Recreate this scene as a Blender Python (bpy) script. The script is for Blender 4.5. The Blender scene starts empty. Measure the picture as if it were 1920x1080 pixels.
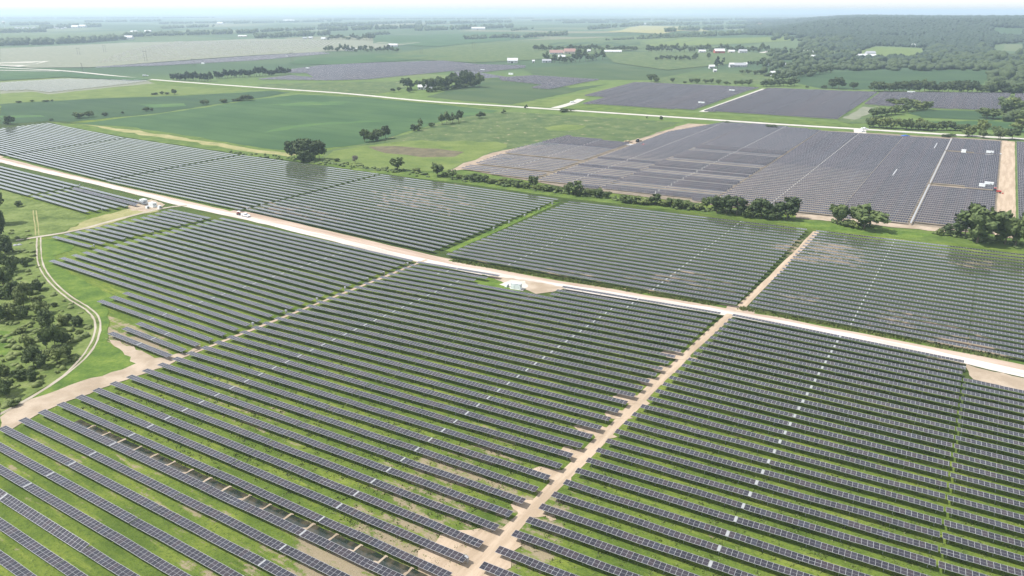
import bpy, bmesh, math, random
import numpy as np
from mathutils import Vector, Matrix, geometry
R = math.radians
rnd = random.Random(7); nr = np.random.RandomState(11)
sc = bpy.context.scene; COL = sc.collection
CAMH = 100.0; F = 1350.0; TH = math.atan(520 / F)
CT, ST = math.cos(TH), math.sin(TH)
AX = (math.sin(R(123)), math.cos(R(123))); AY = (math.sin(R(33)), math.cos(R(33)))

# ---------------------------------------------------------------- terrain and survey helpers
def ss(a, b, x):
    t = np.clip((x - a) / (b - a), 0, 1); return t * t * (3 - 2 * t)
def ground_z(x, y):
    x = np.asarray(x, float); y = np.asarray(y, float)
    r = np.hypot(x, y); az = np.arctan2(x, y)
    hill = 60 * ss(2300, 4300, r) * ss(.30, .44, az) * (1 - ss(1.2, 1.5, az)) * (1 - ss(6500, 9500, r))
    hill = hill * (.86 + .14 * np.sin(x * .0031 + 1.2) * np.cos(y * .0023))
    knoll = 22 * np.exp(-(((x - 720) / 330) ** 2 + ((y - 3500) / 420) ** 2))
    roll = 4.5 * ss(1500, 2600, r) * (np.sin(x * .0043 + 1) * np.sin(y * .0037 + .5) + .5 * np.sin(x * .0017 - y * .0024))
    return hill + knoll + roll
def gz(x, y): return float(ground_z(x, y))
def at(px, py, z=0.0):
    """surveyed spot on the ground (metres) for a point of the 1920x1080 photograph"""
    dx = (px - 960) / F; dy = (540 - py) / F
    d = (dx, CT + dy * ST, -ST + dy * CT)
    h = z
    for _ in range(12):
        t = (h - CAMH) / min(d[2], -1e-4); x, y = d[0] * t, d[1] * t
        h = .5 * h + .5 * (z + gz(x, y))
    return x, y
def to_uv(x, y): return x * AX[0] + y * AX[1], x * AY[0] + y * AY[1]
def to_xy(u, v): return u * AX[0] + v * AY[0], u * AX[1] + v * AY[1]
def uvpx(px, py, z=0): return to_uv(*at(px, py, z))

# ---------------------------------------------------------------- node helpers
class NT:
    def __init__(s, name):
        s.m = bpy.data.materials.new(name); s.m.use_nodes = True
        s.t = s.m.node_tree; s.t.nodes.clear()
        s.out = s.t.nodes.new('ShaderNodeOutputMaterial')
    def n(s, typ, **kw):
        o = s.t.nodes.new(typ)
        for k, v in kw.items(): setattr(o, k, v)
        return o
    def put(s, sock, v):
        if v is None: return
        if isinstance(v, bpy.types.NodeSocket): s.t.links.new(v, sock)
        elif isinstance(v, (tuple, list)) and len(v) == 3 and sock.type == 'RGBA': sock.default_value = (*v, 1)
        else: sock.default_value = v
    def math(s, op, a, b=None, c=None, clamp=False):
        o = s.n('ShaderNodeMath', operation=op); o.use_clamp = clamp
        s.put(o.inputs[0], a); s.put(o.inputs[1], b); s.put(o.inputs[2], c); return o.outputs[0]
    def mix(s, f, a, b, blend='MIX'):
        o = s.n('ShaderNodeMix', data_type='RGBA', blend_type=blend)
        s.put(o.inputs[0], f); s.put(o.inputs[6], a); s.put(o.inputs[7], b); return o.outputs[2]
    def pos(s): return s.n('ShaderNodeNewGeometry').outputs['Position']
    def sep(s, v):
        o = s.n('ShaderNodeSeparateXYZ'); s.put(o.inputs[0], v); return o.outputs
    def com(s, x, y, z=0.0):
        o = s.n('ShaderNodeCombineXYZ'); s.put(o.inputs[0], x); s.put(o.inputs[1], y); s.put(o.inputs[2], z); return o.outputs[0]
    def uv(s):
        """position turned into row direction (u), across rows (v)"""
        x, y, z = s.sep(s.pos())
        u = s.math('ADD', s.math('MULTIPLY', x, AX[0]), s.math('MULTIPLY', y, AX[1]))
        v = s.math('ADD', s.math('MULTIPLY', x, AY[0]), s.math('MULTIPLY', y, AY[1]))
        return u, v
    def noise(s, vec, scale, detail=4, rough=.55, dist=0.0):
        o = s.n('ShaderNodeTexNoise'); s.put(o.inputs['Vector'], vec)
        o.inputs['Scale'].default_value = scale; o.inputs['Detail'].default_value = detail
        o.inputs['Roughness'].default_value = rough; o.inputs['Distortion'].default_value = dist
        return o.outputs['Fac']
    def step(s, x, a, b):
        o = s.n('ShaderNodeMapRange', interpolation_type='SMOOTHSTEP'); s.put(o.inputs[0], x)
        s.put(o.inputs[1], a); s.put(o.inputs[2], b); return o.outputs[0]
    def ramp(s, f, stops):
        o = s.n('ShaderNodeValToRGB'); s.put(o.inputs[0], f); e = o.color_ramp.elements
        e[0].position, e[0].color = stops[0][0], (*stops[0][1], 1)
        e[1].position, e[1].color = stops[-1][0], (*stops[-1][1], 1)
        for p, c in stops[1:-1]:
            q = e.new(p); q.color = (*c, 1)
        return o.outputs[0]
    def bsdf(s, col, rough=.8, metal=0.0, spec=.5, bump=None, bstr=.4, bdist=.2, **kw):
        b = s.n('ShaderNodeBsdfPrincipled')
        s.put(b.inputs['Base Color'], col); s.put(b.inputs['Roughness'], rough)
        s.put(b.inputs['Metallic'], metal); s.put(b.inputs['Specular IOR Level'], spec)
        for k, v in kw.items(): s.put(b.inputs[k], v)
        if bump is not None:
            bp = s.n('ShaderNodeBump'); bp.inputs['Strength'].default_value = bstr; bp.inputs['Distance'].default_value = bdist
            s.put(bp.inputs['Height'], bump); s.t.links.new(bp.outputs[0], b.inputs['Normal'])
        s.t.links.new(b.outputs[0], s.out.inputs[0]); return s.m
MATS = {}
def plain(name, col, rough=.6, metal=0.0, var=.12, scale=1.5, spec=.4):
    if name in MATS: return MATS[name]
    t = NT(name); n = t.noise(t.pos(), scale, 3)
    c = t.mix(n, tuple(k * (1 - var) for k in col), tuple(min(1, k * (1 + var)) for k in col))
    MATS[name] = t.bsdf(c, rough, metal, spec); return MATS[name]

# ---------------------------------------------------------------- ground materials
def gauss_bias(t, u, v, spots):
    """sum of soft elliptical patches (u, v, ru, rv, strength)"""
    tot = None
    for (cu, cv, ru, rv, k) in spots:
        a = t.math('DIVIDE', t.math('SUBTRACT', u, cu), ru); b = t.math('DIVIDE', t.math('SUBTRACT', v, cv), rv)
        q = t.math('ADD', t.math('MULTIPLY', a, a), t.math('MULTIPLY', b, b))
        g = t.math('MULTIPLY', t.step(q, 1.0, 0.0), k)
        tot = g if tot is None else t.math('ADD', tot, g)
    return tot
def mat_ground():
    t = NT('grassland'); P = t.pos(); u, v = t.uv()
    n1 = t.noise(P, 1.1, 6, .72); n2 = t.noise(P, .07, 4, .6); n3 = t.noise(P, .25, 4, .6); nf = t.noise(P, 3.5, 3, .7)
    str_ = t.com(t.math('MULTIPLY', u, .05), t.math('MULTIPLY', v, .38))
    ns = t.noise(str_, 1.0, 5, .62)
    g = t.ramp(n2, [(.32, (.060, .100, .018)), (.5, (.098, .145, .026)), (.68, (.145, .185, .034))])
    g = t.mix(t.step(ns, .5, .68), g, (.175, .215, .040))
    g = t.mix(t.step(n1, .45, .72), g, (.040, .072, .016))
    g = t.mix(t.math('MULTIPLY', t.step(nf, .48, .72), .55), g, (.17, .21, .055))
    # bare sandy soil, mostly at the sandy row ends and in the low left rows
    bias = gauss_bias(t, u, v, [(-84, 95, 24, 50, .12), (-165, 62, 40, 34, .05), (-110, 66, 45, 18, .07), (-62, 96, 10, 40, .12),
                                (-150, 102, 60, 9, .06), (-225, 112, 38, 9, .14), (-5, 262, 26, 22, .11), (10, 245, 20, 18, .12),
                                (-90, 262, 40, 16, .09), (-50, 330, 30, 30, .13), (-260, 305, 50, 40, .11), (-300, 250, 60, 18, .10),
                                (5, 350, 20, 12, .08), (-45, 268, 14, 9, .10), (-200, 380, 160, 25, -.1), (-130, 240, 80, 12, .08)])
    sn = t.math('ADD', t.math('ADD', t.math('MULTIPLY', ns, .50), t.math('ADD', t.math('MULTIPLY', n3, .30), t.math('MULTIPLY', n1, .20))), bias)
    soilc = t.mix(n1, (.21, .17, .12), (.33, .265, .195))
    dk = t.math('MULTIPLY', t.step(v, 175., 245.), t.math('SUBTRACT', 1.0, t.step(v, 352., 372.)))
    g = t.mix(t.math('MULTIPLY', dk, .72), g, (.020, .034, .017))  # darker grass among mid-range rows: painted row shade plus dense dark vegetation
    soil = t.math('MULTIPLY', t.step(sn, .59, .66), .88)
    near = t.mix(soil, g, soilc)
    # far farmland : rectangular crop fields
    sc_ = t.com(t.math('MULTIPLY', u, 1 / 620.), t.math('MULTIPLY', v, 1 / 400.))
    vo = t.n('ShaderNodeTexVoronoi', distance='CHEBYCHEV', feature='F1'); t.put(vo.inputs['Vector'], sc_)
    vo.inputs['Scale'].default_value = 1; vo.inputs['Randomness'].default_value = .75
    cr = t.sep(vo.outputs['Color'])[0]
    fld = t.ramp(cr, [(.0, (.040, .075, .040)), (.3, (.050, .095, .045)), (.45, (.085, .12, .055)), (.6, (.055, .09, .045)), (.75, (.12, .14, .075)), (.9, (.17, .165, .11)), (1., (.035, .06, .035))])
    fld.node.color_ramp.interpolation = 'CONSTANT'
    nn = t.noise(t.com(t.math('MULTIPLY', u, .004), t.math('MULTIPLY', v, .01)), 1, 4)
    fld = t.mix(t.math('MULTIPLY', nn, .5), fld, (.09, .13, .06))
    ln = t.n('ShaderNodeVectorMath', operation='LENGTH'); t.put(ln.inputs[0], P)
    far = t.step(ln.outputs['Value'], 1100., 1500.)
    pas = t.ramp(n2, [(.3, (.075, .125, .04)), (.7, (.125, .175, .055))])
    mid = t.step(v, 385., 420.); near = t.mix(t.math('MULTIPLY', mid, .85), near, pas)
    c = t.mix(far, near, fld)
    bh = t.math('ADD', t.math('MULTIPLY', n1, .6), t.math('MULTIPLY', nf, .4))
    return t.bsdf(c, .95, 0, .1, bump=bh, bstr=.7, bdist=.5)
def mat_mottle(name, cols, scale=.1, fine=.9, along=None, bd=.3, soil=None):
    t = NT(name); P = t.pos(); u, v = t.uv()
    vec = P if along is None else t.com(t.math('MULTIPLY', u, along[0]), t.math('MULTIPLY', v, along[1]))
    n = t.noise(vec, scale, 4, .6); f = t.noise(P, fine, 4, .65)
    m = t.math('ADD', t.math('MULTIPLY', n, .65), t.math('MULTIPLY', f, .35))
    k = len(cols); c = t.ramp(m, [(.34 + .34 * i / (k - 1), cc) for i, cc in enumerate(cols)])
    if soil:
        c = t.mix(t.step(t.noise(P, soil[1], 5, .65), soil[2], soil[2] + .07), c, soil[0])
    return t.bsdf(c, .95, 0, .1, bump=f, bstr=.5, bdist=bd)
def mat_crop(name, a, b, rows=0.0, alongu=True):
    t = NT(name); P = t.pos(); u, v = t.uv()
    n = t.noise(t.com(t.math('MULTIPLY', u, .012), t.math('MULTIPLY', v, .02)), 1, 4, .55)
    f = t.noise(P, .35, 3)
    c = t.mix(t.step(n, .35, .68), a, b)
    c = t.mix(t.math('MULTIPLY', f, .35), c, tuple(k * .6 for k in a))
    if rows:
        w = t.math('SINE', t.math('MULTIPLY', v if alongu else u, rows))
        c = t.mix(t.math('MULTIPLY', t.step(w, .3, .95), .22), c, tuple(k * .7 for k in a))
    return t.bsdf(c, .95, 0, .1, bump=f, bstr=.4, bdist=.3)
def mat_gravel(name, a, b, rut=None, fine=1.2):
    t = NT(name); P = t.pos(); u, v = t.uv()
    vec = P if rut is None else t.com(t.math('MULTIPLY', u, rut[0]), t.math('MULTIPLY', v, rut[1]))
    n = t.noise(vec, 1.0 if rut else .12, 5, .6); f = t.noise(P, fine, 4, .7)
    c = t.mix(t.step(n, .35, .66), a, b); c = t.mix(t.math('MULTIPLY', t.step(f, .5, .8), .35), c, tuple(k * .68 for k in a))
    return t.bsdf(c, .95, 0, .15, bump=f, bstr=.4, bdist=.15)
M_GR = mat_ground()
M_SOY = mat_crop('soybean_green', (.044, .090, .038), (.066, .120, .048), rows=.26)
M_SOY2 = mat_crop('soybean_dark', (.038, .074, .036), (.054, .096, .042), rows=.26)
M_CORN = mat_crop('corn_green', (.052, .088, .040), (.075, .108, .048), rows=.55)
M_LIME = mat_mottle('lime_grass', [(.075, .115, .034), (.115, .155, .044), (.155, .19, .062)], .05, .5)
M_STRK = mat_mottle('streak_green', [(.050, .10, .040), (.065, .125, .042), (.10, .155, .048)], .03, .3)
M_PAST = mat_mottle('pasture', [(.045, .080, .034), (.080, .115, .044), (.13, .16, .07)], .06, .35, soil=((.20, .19, .11), .12, .60))
M_SCRUB = mat_mottle('scrub', [(.045, .072, .02), (.09, .125, .034), (.14, .18, .055), (.19, .21, .09)], .09, .6, bd=.9)
M_VERGE = mat_mottle('verge', [(.050, .085, .022), (.090, .135, .032), (.14, .185, .045)], .1, .7)
M_LUSH = mat_mottle('lush_grass', [(.045, .088, .020), (.090, .145, .028), (.155, .205, .042)], .16, 1.1, bd=.5)
M_WHEAT = mat_mottle('dry_grass', [(.16, .17, .07), (.25, .24, .11), (.33, .29, .16)], .08, .5)
M_SOIL = mat_gravel('bare_soil', (.28, .225, .165), (.38, .315, .245))
M_TAN = mat_gravel('tan_earth', (.26, .20, .15), (.33, .27, .205))
M_TAND = mat_gravel('mixed_earth', (.15, .165, .115), (.20, .205, .15))
M_KG = mat_gravel('array_earth', (.17, .145, .11), (.24, .20, .155))
M_DIRTRD = mat_gravel('dirt_road', (.32, .25, .18), (.42, .335, .25), rut=(.5, .05))
M_ROAD = mat_gravel('white_gravel', (.41, .365, .325), (.54, .495, .455), rut=(.03, .4))
M_SHLD = mat_gravel('road_shoulder', (.32, .245, .19), (.42, .335, .275), rut=(.03, .25))
M_RUT = mat_gravel('rut_gravel', (.30, .265, .21), (.38, .345, .285))
M_CROAD = mat_gravel('county_gravel', (.40, .385, .34), (.47, .45, .41))
M_BROWN = mat_mottle('brown_weeds', [(.075, .075, .045), (.12, .105, .07), (.16, .15, .08)], .12, .6)
def mat_water():
    t = NT('flooded_trench'); P = t.pos(); n = t.noise(P, .5, 4)
    c = t.mix(t.step(n, .4, .62), (.020, .028, .022), (.065, .058, .040))
    return t.bsdf(c, .16, 0, .6, bump=t.noise(P, 3, 3), bstr=.08, bdist=.05)
M_WATER = mat_water()

# ---------------------------------------------------------------- object helpers
def tag(o, label=None, cat=None, group=None, kind=None):
    if label: o['label'] = label
    if cat: o['category'] = cat
    if group: o['group'] = group
    if kind: o['kind'] = kind
    return o
def mesh_from(name, verts, faces, mats=(), mi=None, uvs=None, smooth=False):
    me = bpy.data.meshes.new(name)
    verts = np.asarray(verts, np.float32).reshape(-1, 3)
    if isinstance(faces, np.ndarray):
        k = faces.shape[1]; nf = len(faces)
        me.vertices.add(len(verts)); me.vertices.foreach_set('co', verts.ravel())
        me.loops.add(nf * k); me.loops.foreach_set('vertex_index', faces.astype(np.int32).ravel())
        me.polygons.add(nf); me.polygons.foreach_set('loop_start', np.arange(0, nf * k, k, dtype=np.int32))
    else:
        me.from_pydata([tuple(map(float, v)) for v in verts], [], faces)
    for m in mats: me.materials.append(m)
    if mi is not None: me.polygons.foreach_set('material_index', np.asarray(mi, np.int32))
    if uvs is not None:
        ul = me.uv_layers.new(name='UVMap'); ul.data.foreach_set('uv', np.asarray(uvs, np.float32).ravel())
    if smooth: me.polygons.foreach_set('use_smooth', np.ones(len(me.polygons), bool))
    me.update(calc_edges=True); me.validate(); return me
def link(name, me, parent=None, loc=(0, 0, 0), rz=0.0):
    o = bpy.data.objects.new(name, me); COL.objects.link(o); o.location = loc; o.rotation_euler = (0, 0, rz)
    if parent is not None: o.parent = parent
    return o
def empty(name, loc, rz=0.0):
    o = bpy.data.objects.new(name, None); COL.objects.link(o); o.empty_display_size = .5
    o.location = loc; o.rotation_euler = (0, 0, rz); return o
class MB:
    """collects boxes, bars, lathes and prisms into one mesh"""
    def __init__(s): s.v = []; s.f = []; s.m = []
    def add(s, vs, fs, m=0):
        b = len(s.v); s.v += [tuple(v) for v in vs]; s.f += [tuple(i + b for i in f) for f in fs]; s.m += [m] * len(fs)
    def box(s, c, d, m=0, rz=0.0, rx=0.0):
        x, y, z = (k / 2 for k in d); M = Matrix.Translation(c) @ Matrix.Rotation(rz, 4, 'Z') @ Matrix.Rotation(rx, 4, 'X')
        vs = [M @ Vector((a * x, b * y, e * z)) for a in (-1, 1) for b in (-1, 1) for e in (-1, 1)]
        s.add(vs, [(0, 1, 3, 2), (4, 6, 7, 5), (0, 4, 5, 1), (2, 3, 7, 6), (0, 2, 6, 4), (1, 5, 7, 3)], m)
    def bar(s, a, b, r0, r1=None, n=6, m=0):
        a, b = Vector(a), Vector(b); r1 = r0 if r1 is None else r1; q = (b - a).to_track_quat('Z', 'Y').to_matrix()
        vs = [p + q @ Vector((math.cos(t) * r, math.sin(t) * r, 0)) for p, r in ((a, r0), (b, r1)) for t in [2 * math.pi * i / n for i in range(n)]]
        s.add(vs, [(i, (i + 1) % n, n + (i + 1) % n, n + i) for i in range(n)] + [tuple(range(n))[::-1], tuple(range(n, 2 * n))], m)
    def prism(s, prof, y0, y1, m=0):
        n = len(prof); vs = [(x, y0, z) for x, z in prof] + [(x, y1, z) for x, z in prof]
        s.add(vs, [(i, (i + 1) % n, n + (i + 1) % n, n + i) for i in range(n)] + [tuple(range(n))[::-1], tuple(range(n, 2 * n))], m)
    def lathe(s, prof, n=16, c=(0, 0, 0), m=0):
        vs = [(c[0] + r * math.cos(2 * math.pi * i / n), c[1] + r * math.sin(2 * math.pi * i / n), c[2] + z) for r, z in prof for i in range(n)]
        k = len(prof); s.add(vs, [(j * n + i, j * n + (i + 1) % n, (j + 1) * n + (i + 1) % n, (j + 1) * n + i) for j in range(k - 1) for i in range(n)], m)
    def mesh(s, name, mats): 
        me = mesh_from(name, s.v, s.f, mats if isinstance(mats, (list, tuple)) else [mats], s.m)
        bm = bmesh.new(); bm.from_mesh(me); bmesh.ops.recalc_face_normals(bm, faces=bm.faces); bm.to_mesh(me); bm.free(); return me
    def build(s, name, mats, parent=None, loc=(0, 0, 0), rz=0.0): return link(name, s.mesh(name, mats), parent, loc, rz)
ORD = ['first', 'second', 'third', 'fourth', 'fifth', 'sixth', 'seventh', 'eighth', 'ninth', 'tenth', 'eleventh', 'twelfth', 'thirteenth', 'fourteenth', 'fifteenth',
       'sixteenth', 'seventeenth', 'eighteenth', 'nineteenth', 'twentieth']
TENS = ['', '', 'twenty', 'thirty', 'forty', 'fifty', 'sixty', 'seventy', 'eighty', 'ninety']
def ordn(i):
    i += 1
    if i <= 20: return ORD[i - 1]
    if i >= 100: return 'hundred and ' + ordn(i - 101) if i > 100 else 'hundredth'
    if i % 10 == 0: return TENS[i // 10][:-1] + 'ieth'
    return TENS[i // 10] + '-' + ORD[i % 10 - 1]

# ---------------------------------------------------------------- the ground and everything lying flat on it
def make_ground():
    nr_, rs = 230, [0.0]
    r = np.geomspace(12, 42000, nr_); na = 420
    a = np.linspace(0, 2 * np.pi, na, endpoint=False)
    X = np.outer(r, np.sin(a)); Y = np.outer(r, np.cos(a)); Z = ground_z(X, Y)
    V = np.stack([X, Y, Z], -1).reshape(-1, 3); V = np.vstack([V, [[0, 0, 0]]])
    i, j = np.meshgrid(np.arange(nr_ - 1), np.arange(na), indexing='ij'); j2 = (j + 1) % na
    Fq = np.stack([i * na + j, i * na + j2, (i + 1) * na + j2, (i + 1) * na + j], -1).reshape(-1, 4)
    faces = [tuple(q) for q in Fq[:, ::-1].tolist()] + [(len(V) - 1, (k + 1) % na, k) for k in range(na)]
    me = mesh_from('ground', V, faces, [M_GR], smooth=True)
    bm = bmesh.new(); bm.from_mesh(me); bmesh.ops.recalc_face_normals(bm, faces=bm.faces)
    if sum(f.normal.z for f in list(bm.faces)[:50]) < 0: bmesh.ops.reverse_faces(bm, faces=bm.faces)
    bm.to_mesh(me); bm.free()
    return tag(link('ground', me), kind='structure')
make_ground()
LAY = [0]
def ragged(pts, rough, step):
    out = []; n = len(pts)
    for i in range(n):
        a, b = pts[i], pts[(i + 1) % n]; L = math.hypot(b[0] - a[0], b[1] - a[1]); k = max(1, min(160, int(L / step)))
        nx, ny = (b[1] - a[1]) / (L + 1e-6), -(b[0] - a[0]) / (L + 1e-6)
        for q in range(k):
            t = q / k; j = 0 if (q == 0 and k > 1) else rnd.uniform(-rough, rough)
            out.append((a[0] + (b[0] - a[0]) * t + nx * j, a[1] + (b[1] - a[1]) * t + ny * j))
    return out
def sheet(name, pts, mat, z=None, rough=.8, step=4, frame='px', kind='structure'):
    if frame == 'px': P = [at(*p) for p in pts]
    elif frame == 'uv': P = [to_xy(*p) for p in pts]
    else: P = pts
    LAY[0] += 1; z = .010 + .004 * LAY[0] if z is None else z
    d = np.mean([math.hypot(*p) for p in P]); rough *= 1 if d < 500 else 2.5; step *= 1 if d < 500 else 3
    P = ragged(P, rough, step)
    if d > 1400:   # lay the sheet over rolling land
        tri = geometry.tessellate_polygon([[Vector((x, y, 0)) for x, y in P]])
        bm = bmesh.new(); vs = [bm.verts.new((x, y, 0)) for x, y in P]
        for a, b, c in tri:
            try: bm.faces.new((vs[a], vs[b], vs[c]))
            except ValueError: pass
        for _ in range(3):
            es = [e for e in bm.edges if e.calc_length() > 90]
            if es: bmesh.ops.subdivide_edges(bm, edges=es, cuts=1); bmesh.ops.triangulate(bm, faces=bm.faces)
        for v in bm.verts: v.co.z = gz(v.co.x, v.co.y) + .9
        bmesh.ops.recalc_face_normals(bm, faces=bm.faces)
        me = bpy.data.meshes.new(name); bm.to_mesh(me); bm.free(); me.materials.append(mat)
    else:
        tri = geometry.tessellate_polygon([[Vector((x, y, 0)) for x, y in P]])
        fs = []
        for a, b, c in tri:
            A, B, Cc = P[a], P[b], P[c]
            s = (B[0] - A[0]) * (Cc[1] - A[1]) - (B[1] - A[1]) * (Cc[0] - A[0])
            fs.append((a, b, c) if s > 0 else (a, c, b))
        me = mesh_from(name, [(x, y, z + .00004 * d) for x, y in P], fs, [mat])
    return tag(link(name, me), kind=kind)
def strip(name, pts, w, mat, frame='px', rough=.25, step=5, z=None):
    P = [at(*p) for p in pts] if frame == 'px' else ([to_xy(*p) for p in pts] if frame == 'uv' else pts)
    # smooth the centre line
    Q = []
    for i in range(len(P) - 1):
        p0, p1, p2, p3 = P[max(0, i - 1)], P[i], P[i + 1], P[min(len(P) - 1, i + 2)]
        k = max(2, min(40, int(math.hypot(p2[0] - p1[0], p2[1] - p1[1]) / (step * 2))))
        for q in range(k):
            t = q / k
            Q.append(tuple(.5 * ((2 * p1[c]) + (-p0[c] + p2[c]) * t + (2 * p0[c] - 5 * p1[c] + 4 * p2[c] - p3[c]) * t * t + (-p0[c] + 3 * p1[c] - 3 * p2[c] + p3[c]) * t ** 3) for c in (0, 1)))
    Q.append(P[-1]); L, Rr = [], []
    for i, p in enumerate(Q):
        a, b = Q[max(0, i - 1)], Q[min(len(Q) - 1, i + 1)]; d = math.hypot(b[0] - a[0], b[1] - a[1]) + 1e-9
        nx, ny = -(b[1] - a[1]) / d, (b[0] - a[0]) / d; ww = w(i / len(Q)) if callable(w) else w
        L.append((p[0] + nx * (ww / 2 + rnd.uniform(-rough, rough)), p[1] + ny * (ww / 2 + rnd.uniform(-rough, rough))))
        Rr.append((p[0] - nx * (ww / 2 + rnd.uniform(-rough, rough)), p[1] - ny * (ww / 2 + rnd.uniform(-rough, rough))))
    LAY[0] += 1; z = .010 + .004 * LAY[0] if z is None else z
    n = len(Q); V = [(x, y, z + gz(x, y) + .00004 * math.hypot(x, y)) for x, y in L + Rr]
    return tag(link(name, mesh_from(name, V, [(i, n + i, n + i + 1, i + 1) for i in range(n - 1)], [mat])), kind='structure')

# -- far farmland
sheet('far_field', [(0, 62), (240, 58), (480, 62), (250, 72), (0, 78)], M_PAST)
sheet('construction_ground', [(0, 92), (240, 80), (480, 73), (640, 75), (790, 80), (700, 92), (480, 104), (170, 127), (60, 128), (0, 124)], M_TAND)
sheet('gravel_yard', [(0, 118), (95, 115), (60, 122), (35, 126), (0, 124)], M_CROAD)
sheet('green_field', [(700, 67), (960, 60), (960, 75), (820, 88), (700, 82)], M_SOY)
sheet('green_field', [(820, 90), (960, 76), (1200, 66), (1330, 70), (1180, 95), (1010, 112), (890, 118), (700, 108), (760, 98)], M_PAST)
sheet('green_field', [(560, 112), (700, 102), (850, 106), (760, 114), (620, 122), (540, 120)], M_SOY)
sheet('green_field', [(1200, 75), (1340, 72), (1500, 68), (1480, 77), (1350, 84), (1220, 88)], M_LIME)
sheet('green_field', [(1030, 80), (1200, 76), (1200, 86), (1030, 92)], M_SOY2)
sheet('green_field', [(1130, 98), (1400, 98), (1500, 104), (1420, 116), (1250, 132), (1150, 118)], M_PAST)
sheet('green_field', [(980, 130), (1120, 118), (1250, 128), (1330, 122), (1290, 136), (1220, 150), (1080, 150), (1000, 140)], M_CORN)
sheet('knoll_grass', [(1140, 60), (1200, 48), (1290, 50), (1340, 60), (1240, 64)], M_WHEAT)
sheet('green_field', [(1240, 145), (1330, 136), (1480, 140), (1440, 158), (1240, 155)], M_PAST)
sheet('soybean_field', [(1475, 152), (1512, 137), (1690, 133), (1860, 130), (1850, 148), (1840, 158), (1700, 170), (1540, 166)], M_SOY2)
sheet('meadow', [(1640, 88), (1740, 92), (1720, 108), (1600, 112), (1560, 106)], M_LIME)
sheet('meadow', [(1440, 94), (1520, 92), (1620, 100), (1540, 112), (1440, 112)], M_PAST)
sheet('green_field', [(0, 138), (110, 136), (285, 149), (250, 152), (120, 145), (0, 152)], M_SOY)
sheet('meadow', [(0, 150), (110, 146), (300, 150), (330, 153), (480, 167), (400, 176), (180, 184), (0, 195)], M_LIME)
sheet('array_ground', [(0, 154), (120, 147), (290, 151), (305, 155), (220, 163), (90, 177), (60, 172), (0, 176)], M_TAND)
sheet('soybean_field', [(0, 195), (180, 185), (330, 180), (430, 175), (510, 170), (545, 174), (470, 186), (390, 198), (300, 212), (130, 229), (90, 227), (0, 233)], M_SOY2)
sheet('soybean_field', [(140, 232), (300, 214), (395, 200), (475, 187), (560, 177), (700, 184), (830, 197), (935, 208), (900, 216), (850, 221), (780, 243), (700, 268), (620, 277), (545, 284), (470, 276), (400, 265), (330, 253), (240, 240)], M_SOY)
sheet('lime_streak', [(495, 250), (510, 243), (545, 236), (600, 231), (750, 224), (700, 229), (600, 234), (550, 240), (515, 247)], M_STRK, rough=1.5)
sheet('lime_streak', [(500, 196), (560, 192), (660, 190), (640, 196), (560, 199)], M_STRK, rough=2)
sheet('lime_streak', [(840, 214), (900, 209), (930, 211), (890, 216)], M_STRK, rough=1.5)
sheet('lime_streak', [(0, 217), (75, 216), (85, 219), (30, 221), (0, 221)], M_STRK, rough=1)
sheet('lime_streak', [(260, 196), (345, 194), (350, 199), (290, 202)], M_STRK, rough=1)
sheet('verge', [(90, 229), (240, 238), (330, 251), (470, 274), (560, 286), (640, 276), (700, 268), (640, 310), (560, 303), (450, 290), (240, 258), (110, 234)], M_VERGE)
sheet('dry_grass_strip', [(150, 233), (240, 243), (330, 256), (470, 279), (560, 290), (540, 294), (440, 281), (330, 262), (220, 246)], M_WHEAT, rough=1.2)
sheet('verge', [(300, 160), (480, 168), (640, 179), (800, 194), (950, 206), (960, 202), (800, 190), (480, 165), (270, 149)], M_VERGE)
sheet('pasture', [(610, 284), (700, 267), (780, 246), (850, 223), (940, 209), (1100, 218), (1275, 229), (1190, 263), (1120, 268), (1000, 271), (940, 287), (850, 320), (700, 320), (600, 303)], M_PAST)
sheet('lime_meadow', [(600, 300), (625, 283), (700, 272), (790, 263), (930, 266), (950, 277), (900, 298), (840, 320), (700, 316), (640, 308)], M_LIME, rough=2)
sheet('lime_meadow', [(1020, 240), (1060, 233), (1100, 236), (1080, 244), (1030, 245)], M_LIME, rough=1.5)
sheet('brown_weed_patch', [(692, 277), (740, 274), (820, 279), (870, 285), (850, 292), (790, 295), (730, 286), (700, 282)], M_BROWN, rough=2)
sheet('corn_field', [(800, 182), (905, 150), (960, 144), (1070, 165), (1140, 158), (1060, 176), (960, 196), (860, 188)], M_CORN)
sheet('corn_field', [(490, 158), (620, 154), (760, 152), (760, 166), (700, 178), (620, 173), (480, 164)], M_PAST)
sheet('lime_verge', [(960, 197), (1060, 180), (1190, 154), (1240, 152), (1180, 166), (1110, 176), (1090, 192), (1050, 202)], M_LIME)
sheet('verge', [(1040, 203), (1100, 196), (1300, 212), (1570, 230), (1620, 236), (1620, 241), (1440, 230), (1060, 204)], M_VERGE)
sheet('verge', [(1280, 225), (1440, 236), (1610, 246), (1900, 264), (1920, 268), (1440, 242), (1300, 231)], M_VERGE)
sheet('grass_plot', [(1570, 226), (1625, 195), (1650, 199), (1630, 232), (1590, 232)], M_PAST)
sheet('bare_plot', [(1580, 222), (1620, 200), (1640, 202), (1625, 216), (1600, 225)], M_TAND)
sheet('green_field', [(1700, 212), (1745, 206), (1850, 209), (1910, 216), (1860, 226), (1730, 221)], M_SOY2)
sheet('green_field', [(1740, 228), (1860, 227), (1920, 232), (1920, 248), (1800, 240)], M_SOY)
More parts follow.
